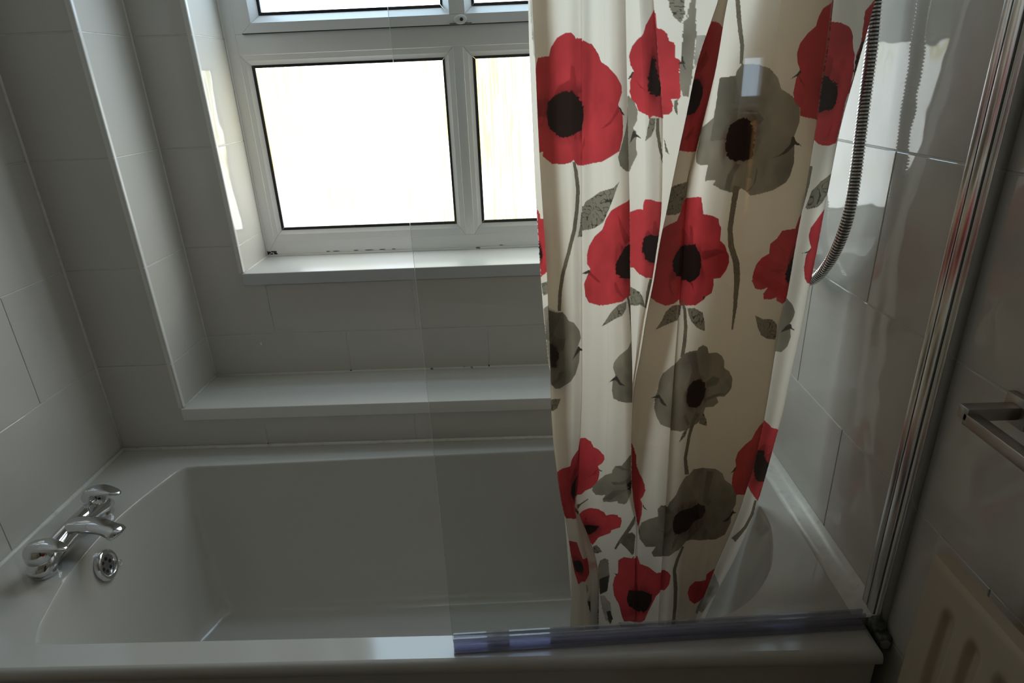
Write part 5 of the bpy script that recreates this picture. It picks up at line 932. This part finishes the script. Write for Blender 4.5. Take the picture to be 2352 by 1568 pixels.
# ------------------------------------------------------------------ towel rail
tz = 1.052; txx = 1.665; ty0 = -0.085; h = 0.0085
tr = tag(empty('towel_rail', (1.7295, -0.30, tz)), 'square steel towel rail on the right wall above the radiator', 'towel rail')
TR = Matrix.Translation((-1.7295, 0.30, -tz))
def trp(name, *a, bev=0.0012, m=M_BRUSH):
    bm = bmesh.new(); box(bm, *a, bev=bev); o = obj(name, bm, m, tr, smooth=True, ang=40); o.matrix_parent_inverse = TR
trp('rail_bar', txx - h, txx + h - .001, -0.53, ty0 - 0.002, tz - h - .006, tz + h - .007)
for y in (ty0, -0.53):
    trp('rail_arm', txx - h, 1.7195, y - h, y + h, tz - h, tz + h)
    trp('wall_plate', 1.7195, 1.7297, y - 0.019, y + 0.019, tz - 0.019, tz + 0.019, m=M_BRUSH)

# ------------------------------------------------------------------ doorway and landing, seen only as a reflection in the screen
def architrave():
    d = tag(empty('door_1', (XR, (DY0 + DY1) / 2, 0)), 'open doorway in the right wall leading to the landing', 'doorway', kind='structure')
    inv = Matrix.Translation((-XR, -(DY0 + DY1) / 2, 0))
    for a in ((XR - 0.014, XR + T + .01, DY1 - 0.022, DY1 + 0.05, 0, DZ + 0.05), (XR - 0.014, XR + T + .01, DY0 - 0.05, DY0 + 0.022, 0, DZ + 0.05), (XR - 0.014, XR + T + .01, DY0 + .022, DY1 - .022, DZ - 0.02, DZ + 0.05)):
        bm = bmesh.new(); box(bm, *a, bev=0.004); o = obj('door_frame', bm, M_TRIM, d, smooth=True, ang=40); o.matrix_parent_inverse = inv
architrave()
LX0, LX1, LY0, LY1 = XR + T, 3.30, -3.62, -0.20
bm = bmesh.new(); box(bm, LX0 - 2.0, LX1 + .1, LY0 - .1, LY1 + .1, -0.1, -0.0); box(bm, 0, 1, 0, 1, -.1, -.05)
bm.free(); bm = bmesh.new(); box(bm, LX0, LX1, LY0, LY1, -0.1, 0.002)
structure('floor_landing', 'beige carpet of the landing beyond the doorway', 'floor', bm, M_CARPET)
bm = bmesh.new(); box(bm, LX0, LX1, LY0, LY1, ZC, ZC + .1)
structure('ceiling_landing', 'white ceiling of the landing beyond the doorway', 'ceiling', bm, M_CEIL)
wx0, wx1, wz0, wz1 = 2.96, 3.17, 1.24, 1.56
bm = bmesh.new()
box(bm, LX1, LX1 + .1, LY0, -3.25, 0, ZC); box(bm, LX1, LX1 + .1, -2.86, LY1, 0, ZC); box(bm, LX1, LX1 + .1, -3.25, -2.86, 0, 0.8); box(bm, LX1, LX1 + .1, -3.25, -2.86, 1.5, ZC); box(bm, LX0, LX1 + .1, LY1, LY1 + .1, 0, ZC); box(bm, LX0 - .1, LX0, LY0, YF - T, 0, ZC)
box(bm, LX0 - .1, wx0, LY0 - .1, LY0, 0, ZC); box(bm, wx1, LX1 + .1, LY0 - .1, LY0, 0, ZC); box(bm, wx0, wx1, LY0 - .1, LY0, 0, wz0); box(bm, wx0, wx1, LY0 - .1, LY0, wz1, ZC)
structure('wall_landing', 'plain cream walls of the landing beyond the doorway', 'wall', bm, M_PAINT)
w2 = tag(empty('window_2', (3.07, LY0, wz0)), 'narrow white landing window reflected in the shower screen', 'window', kind='structure')
W2 = Matrix.Translation((-3.07, -LY0, -wz0))
for a in ((wx0, wx0 + .045, LY0 - .07, LY0 - .01, wz0, wz1), (wx1 - .03, wx1, LY0 - .07, LY0 - .01, wz0, wz1), (wx0 + .045, wx1 - .03, LY0 - .07, LY0 - .01, wz0, wz0 + .04), (wx0 + .045, wx1 - .03, LY0 - .07, LY0 - .01, wz1 - .04, wz1)):
    bm = bmesh.new(); box(bm, *a, bev=.003); o = obj('frame', bm, M_UPVC, w2); o.matrix_parent_inverse = W2
bm = bmesh.new(); box(bm, wx0 + .044, wx1 - .029, LY0 - .05, LY0 - .046, wz0 + .039, wz1 - .039); o = obj('glass_pane', bm, M_PANE, w2); o.matrix_parent_inverse = W2
bm = bmesh.new(); box(bm, wx0 - .03, wx1 + .03, LY0 - .01, LY0 + .05, wz0 - .03, wz0, bev=.004); o = obj('sill', bm, M_UPVC, w2); o.matrix_parent_inverse = W2
ch = tag(empty('wooden_cabinet', (3.07, LY0 + 0.16, 0)), 'golden oak cabinet standing under the narrow landing window', 'cabinet')
CH = Matrix.Translation((-3.07, -(LY0 + 0.16), 0))
def chp(name, *a, m=M_OAK, bev=.004):
    bm = bmesh.new(); box(bm, *a, bev=bev); o = obj(name, bm, m, ch, smooth=True, ang=40); o.matrix_parent_inverse = CH; return o
chp('carcass', 2.93, 3.21, LY0 + .012, LY0 + .30, 0.06, 1.16)
chp('top', 2.92, 3.22, LY0 + .012, LY0 + .32, 1.16, 1.185)
chp('plinth', 2.94, 3.20, LY0 + .02, LY0 + .285, 0.0025, 0.06)
for z in (0.09, 0.44, 0.79):
    chp('drawer_front', 2.945, 3.195, LY0 + .30, LY0 + .318, z, z + 0.33)
    bm = bmesh.new(); lathe(bm, [(0, 0), (.007, 0), (.006, .012), (.013, .018), (.011, .026), (0, .028)], (0, 1, 0), (3.07, LY0 + .318, z + .17), 16); o = obj('knob', bm, M_BRUSH, ch, smooth=True); o.matrix_parent_inverse = CH

w3 = tag(empty('added_window', (LX1, -3.09, 0.8)), 'added unseen side window letting sun onto the landing cabinet', 'window', kind='structure')  # unseen window, added so sun reaches the cabinet and brightens its reflection
W3 = Matrix.Translation((-LX1, 3.09, -0.8))
for a in ((LX1 + .01, LX1 + .06, -3.25, -3.225, 0.8, 1.5), (LX1 + .01, LX1 + .06, -2.885, -2.86, 0.8, 1.5), (LX1 + .01, LX1 + .06, -3.225, -2.885, 0.8, 0.825), (LX1 + .01, LX1 + .06, -3.225, -2.885, 1.475, 1.5)):
    bm = bmesh.new(); box(bm, *a, bev=.003); o = obj('frame', bm, M_UPVC, w3); o.matrix_parent_inverse = W3
bm = bmesh.new(); box(bm, LX1 + .04, LX1 + .044, -3.226, -2.884, 0.824, 1.476); o = obj('glass_pane', bm, M_PANE, w3); o.matrix_parent_inverse = W3
